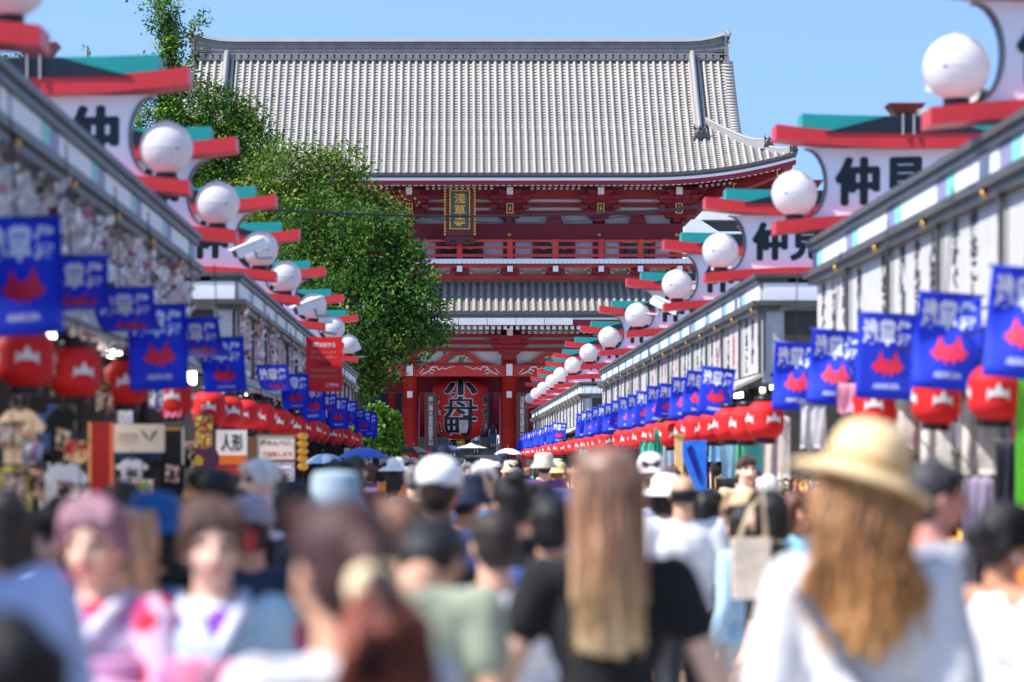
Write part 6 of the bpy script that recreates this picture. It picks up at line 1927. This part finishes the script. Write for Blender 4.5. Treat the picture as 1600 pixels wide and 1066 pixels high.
person("man in white cap with tanned neck walking toward the gate", *P_(688, 13), Hd(722, 13), R(-20), False, (164, 100, 68), "tee", (46, 62, 110), "trousers", (40, 40, 50), "short", (40, 30, 26), hat="cap", hatc=(244, 244, 250), seed=8, group=MID)
person("woman with loose reddish brown hair below the white cap", *P_(628, 8.8), Hd(772, 8.8), R(8), True, (214, 160, 130), "tee", (88, 72, 66), "skirt", (40, 40, 48), "bob", (112, 74, 56), fine=True, seed=14, group=NEAR)
person("person in pale denim camouflage cap ahead of the scrunchie woman", *P_(525, 12), Hd(740, 12), R(-6), False, (214, 150, 110), "tee", (60, 62, 74), "trousers", (50, 50, 60), "short", (60, 44, 36), hat="bucket", hatc=(150, 170, 186), seed=9, group=MID)
person("dark haired person in black between the camouflage cap and kimono", *P_(460, 13.5), Hd(748, 13.5), R(20), True, (214, 165, 135), "tee", (26, 24, 28), "trousers", (30, 30, 36), "bob", (30, 22, 22), seed=10, group=MID)
person("person in white collared shirt with thick dark brown hair", *P_(772, 9.6), Hd(792, 9.6), R(12), False, (220, 170, 140), "shirt", (240, 240, 246), "trousers", (40, 44, 56), "short", (52, 40, 36), fine=True, seed=15, group=NEAR)
person("man in navy bucket hat holding a phone near the white cap", *P_(730, 15.5), Hd(742, 15.5), R(-30), False, (190, 130, 100), "tee", (50, 70, 120), "trousers", (40, 44, 60), "short", (30, 28, 30), hat="bucket", hatc=(40, 50, 76), ar="phone", seed=11, group=MID)
person("black haired person in black tee ahead of the white collar", *P_(800, 13), Hd(742, 13), R(15), True, (214, 160, 130), "tee", (20, 20, 24), "skirt", (30, 30, 36), "bun", (20, 18, 20), seed=12, group=MID)
person("woman with pale face and black bob turned to one side", *P_(838, 13.2), Hd(752, 13.2), R(110), True, (244, 206, 184), "tee", (226, 214, 200), "skirt", (70, 70, 80), "bob", (24, 20, 22), seed=13, group=MID)
person("person in royal blue tee in front of the black dressed woman", *P_(862, 10.8), Hd(772, 10.8), R(-6), False, (205, 150, 120), "tee", (52, 84, 160), "trousers", (40, 40, 50), "short", (24, 22, 24), seed=14, group=MID)
person("balding man in white shirt with untucked hem, seen from behind", *P_(1067, 17.2), Hd(738, 17.2), R(4), False, (214, 166, 138), "shirt", (226, 226, 230), "trousers", (44, 46, 56), "bald", (26, 24, 26), seed=15, group=MID, stride=.12)
person("person in white sun hat and white top beyond the balding man", *P_(1040, 20), Hd(738, 20, .03), R(10), True, (225, 180, 150), "tee", (240, 240, 240), "skirt", (90, 90, 100), "bob", (40, 30, 30), hat="sunhat", hatc=(246, 244, 244), seed=1, group=MID)
person("dark haired person in black beside the balding man", *P_(1107, 19), Hd(764, 19), R(-70), True, (210, 160, 130), "tee", (22, 20, 24), "trousers", (26, 26, 30), "bob", (20, 18, 20), seed=2, group=MID)
t3 = person("woman in black tee with short black hair shown in profile", *P_(1198, 14.5), Hd(764, 14.5), R(68), True, (240, 196, 172), "tee", (18, 18, 22), "skirt", (20, 20, 26), "bob", (18, 16, 18), seed=3, group=MID, fine=True)
person("woman in light blue long sleeves beside the beige tote bag", *P_(1160, 15.4), Hd(786, 15.4), R(50), True, (235, 190, 165), "long", (176, 212, 238), "trousers", (220, 214, 206), "bob", (34, 26, 24), seed=4, group=MID, fine=True)
person("brown haired woman in sunglasses and cyan top near the straw hat", *P_(1246, 17), Hd(766, 17), PI+R(40), True, (205, 140, 110), "tee", (150, 205, 225), "skirt", (60, 60, 70), "bob", (104, 66, 50), seed=5, group=MID)
b = MB()
for s_ in (-1, 1): ell(b, (s_*.034, .092, 1.592), (.028, .014, .022), 10, 6)
b.sm = [True]*len(b.f); b.tube([(-.07, .07, 1.597), (0, .104, 1.597), (.07, .07, 1.597)], .004, 5); b.build("sunglasses", M_black, [o for o in COL.objects if o.get("label", "").startswith("brown haired woman in sunglasses")][0])
person("man in grey tee with greying dark hair behind the straw hat", *P_(1462, 10.2), Hd(716, 10.2), R(-75), False, (222, 150, 130), "tee", (140, 142, 150), "trousers", (70, 74, 88), "short", (62, 58, 62), seed=16, group=NEAR, fine=True)
t4 = person("woman in white off-shoulder top with gathered dark hair and earring", *P_(1568, 9.6), Hd(786, 9.6), R(-62), True, (196, 138, 106), "offshoulder", (224, 223, 230), "wide", (126, 122, 134), "updo", (34, 28, 30), al="bent", ar="bent", seed=17, group=NEAR, fine=True)
b = MB()
for s_ in (-1, 1): ell(b, (s_*.084, -.006, 1.528), (.010, .010, .014), 10, 6)
b.sm = [True]*len(b.f); b.build("earring", smat((240, 236, 230), "paint"), t4)
b = MB(); b.band([(.09+.02*k/6, .125, .98-.5*k/6) for k in range(7)], [(.13+.03*k/6, .12, .98-.5*k/6) for k in range(7)], [(.13+.03*k/6, .128, .98-.5*k/6) for k in range(7)], [(.09+.02*k/6, .133, .98-.5*k/6) for k in range(7)]); b.build("ribbon", smat((226, 220, 232)), t4)
bag = thing("tote_bag", "beige canvas tote bag hanging from the profile woman's shoulder", "bag", (wx(1172, 14.3), 14.28, wz(935, 14.3)))
b = MB(); b.taper(-.085, .085, -.06, .06, 0, .27, .92); b.build("bag_body", smat((226, 208, 188)), bag)
b = MB()
for yy in (-.04, .04): b.tube([(-.05, yy, .27), (0, yy, .40), (.05, yy, .47), (.07, yy, .27)], .008, 6)
b.build("handle", smat((214, 196, 160)), bag)

# ---- the crowd farther up the street: copies of a few figures with their own clothes
TOPN = {(240, 240, 242): "white", (24, 24, 28): "black", (52, 70, 120): "navy", (90, 150, 210): "sky blue", (190, 50, 55): "red", (220, 190, 150): "beige", (130, 140, 120): "olive", (235, 170, 190): "pink",
        (90, 195, 200): "turquoise", (120, 120, 128): "grey", (236, 206, 110): "yellow", (110, 70, 130): "purple", (226, 130, 70): "orange", (100, 72, 56): "brown", (170, 200, 170): "mint", (206, 214, 232): "pale blue"}
HAIRN = [("short", (20, 18, 20), "short black hair", False), ("short", (70, 48, 38), "short brown hair", False), ("short", (210, 206, 204), "short white hair", False), ("short", (120, 116, 116), "short grey hair", False),
         ("bob", (24, 20, 22), "a black bob", True), ("bob", (96, 62, 46), "a brown bob", True), ("long", (26, 22, 22), "long black hair", True), ("long", (150, 104, 66), "long light brown hair", True), ("pony", (30, 24, 24), "a black ponytail", True), ("bun", (40, 30, 28), "a dark bun", True), ("wavy", (196, 150, 96), "wavy blonde hair", True)]
HATN = [(None, None, "")]*9+[ ("cap", (245, 245, 248), "a white cap"), ("cap", (30, 32, 40), "a black cap"), ("bucket", (226, 210, 180), "a beige bucket hat"), ("straw", (228, 200, 140), "a straw hat"), ("sunhat", (240, 236, 232), "a white sun hat"), ("bucket", (40, 48, 70), "a navy bucket hat")]
SKIN = [(228, 184, 156), (214, 164, 134), (238, 198, 174), (180, 126, 94), (200, 148, 116)]
crng = random.Random(21)
placed = [(o.location.x, o.location.y) for o in COL.objects if o.get("category") == "person"]
seen = set()
POSES = [(0.0, "down", "down"), (.12, "swing", "back"), (.12, "down", "bent"), (0.0, "phone", "down")]
def crowd(n, d0, d1, power=1.0):
    c = 0; tries = 0
    while c < n and tries < n*80:
        tries += 1
        y = d0+(d1-d0)*crng.random()**power
        lim = (-1.75, 2.55-KR*y) if y < 125 else (-7, 7)
        x = crng.uniform(*lim)
        px_ = VX+x*F/y
        if y < 24 and (1020 < px_ < 1180): continue
        if any((x-a)**2+((y-b)*.7)**2 < .42 for a, b in placed): continue
        st, hc, hn, f = crng.choice(HAIRN); hk, hcol, htn = crng.choice(HATN)
        tc_, tn = crng.choice(list(TOPN.items())); away = crng.random() < .5
        if y < 26 and hk in ('straw', 'sunhat', 'bucket'): hk, hcol, htn = None, None, ''
        garment = crng.choice(["tee", "tee", "long", "shirt"])
        key = (tn, hn, htn)
        if key in seen: continue
        seen.add(key); placed.append((x, y))
        lab = "person in %s %s, %s%s, %s" % (tn, {"tee": "tee", "long": "sweatshirt", "shirt": "shirt"}[garment], hn, " and "+htn if htn else "", "walking away" if away else "walking closer")
        stride, al, ar = crng.choice(POSES)
        person(lab, x, y, crng.gauss(1.60 if f else 1.69, .055), crng.uniform(-.5, .5)+(0 if away else PI), f, crng.choice(SKIN), garment, tc_, crng.choice(["trousers", "trousers", "skirt"] if f else ["trousers", "trousers", "shorts"]), crng.choice([(40, 42, 54), (24, 24, 28), (120, 110, 96), (60, 80, 120), (210, 204, 196)]),
               st, hc, .36, hk, hcol or (0, 0, 0), al, ar, stride, False, 0)
        c += 1
crowd(46, 17.5, 45, 1.0)
crowd(62, 40, 120, 1.0)
crowd(26, 120, 156, 1.0)
# visitors on the hall steps, seen through the gate
for (px, py, d, tc_, tn) in ((602, 684, 192.0, (206, 214, 232), "pale blue"), (614, 684, 192.5, (214, 180, 170), "rosy"), (708, 700, 190.5, (60, 90, 150), "steel blue"), (770, 688, 191.5, (30, 34, 50), "dark"), (744, 694, 191.0, (200, 205, 220), "light grey"), (782, 698, 190.5, (190, 195, 215), "lilac grey")):
    k = int((d-186.0)/.42)+1
    t = person("person in %s top climbing the dark stone steps behind the gate" % tn, wx(px, d), d, 1.62, 0.0, True, SKIN[1], "tee", tc_, "skirt", (60, 70, 100), "bob", (24, 20, 22), .36, None, (0, 0, 0), "down", "down", 0.0, False, 0)
    t.location.z = k*.18-.002

# ------------------------------------------------------------------ umbrellas, held above the crowd
def umbrella(label, px, py, wpx, d, col, kind=0, tilt=(0, 0), col2=None):
    """px,py: top of canopy; wpx: width in photo pixels"""
    r = wpx*d/F/2; h = r*(.42 if kind == 0 else .30)
    top = at(px, py, d)
    t = thing("umbrella", label, "umbrella", (top.x, top.y, top.z-h-.9))
    m = MB(); n = 8; rings = 6
    vs = [(0, 0, h+.9)]
    for j in range(1, rings+1):
        u = j/rings
        for k in range(n*2):
            a = math.pi*k/n
            sag = 1 if k % 2 == 0 else (1-.07*u)
            rr = r*u*sag; z = .9+h*(1-u**1.9)+(0 if k % 2 == 0 else .015*u)
            if kind == 1: z = .9+h*(1-u)**1.0+.12*h*math.sin(u*PI)*-1
            vs.append((rr*math.cos(a), rr*math.sin(a), z))
    N = n*2; fs = [(0, 1+k, 1+(k+1) % N) for k in range(N)]
    for j in range(rings-1):
        for k in range(N):
            a = 1+j*N+k; b = 1+j*N+(k+1) % N; fs.append((a, a+N, b+N, b))
    m.add(vs, fs, 0, True)
    if col2: m.m = [1 if (i % N)//2 % 2 and i >= N else 0 for i in range(len(m.f))]
    m.build("canopy", [smat(col), smat(col2 or col)], t)
    m = MB()
    for k in range(n):
        a = 2*math.pi*k/n
        m.tube([(0, 0, .9+h*.55), (r*.5*math.cos(a), r*.5*math.sin(a), .9+h*.68), (r*math.cos(a), r*math.sin(a), .905)], .006, 4)
    m.build("rib", M_metal, t)
    m = MB(); m.tube([(0, 0, .1), (0, 0, .9+h)], .01, 6); m.tube([(0, 0, .9+h), (0, 0, .97+h)], [.012, .004], 6); sh = m.build("shaft", M_metal, t)
    m = MB(); m.tube([(0, 0, -.05), (0, 0, .1)], .017, 8); m.build("handle", M_black, sh)
    t.rotation_euler = (tilt[0], tilt[1], rng.uniform(0, 1))
    return t
umbrella("plain blue umbrella in front of the willow", 567, 699, 84, 45, (52, 100, 196))
umbrella("pale blue patterned umbrella next to the plain blue one", 514, 709, 66, 40, (120, 165, 220), 0, (0, R(-5)), (200, 216, 236))
umbrella("black umbrella at the foot of the gate column", 646, 698, 46, 62, (34, 38, 44))
umbrella("cream parasol with a pointed top under the giant lantern", 736, 692, 54, 75, (236, 226, 200), 1)
umbrella("wide white umbrella tilted toward the white cap", 765, 716, 66, 48, (240, 240, 242), 0, (0, R(-10)))
umbrella("smaller white umbrella near the sunlit column", 794, 701, 46, 60, (236, 234, 236))
umbrella("navy umbrella behind the cream parasol", 706, 697, 30, 90, (50, 70, 120))
bpy.data.scenes.remove(TMP)
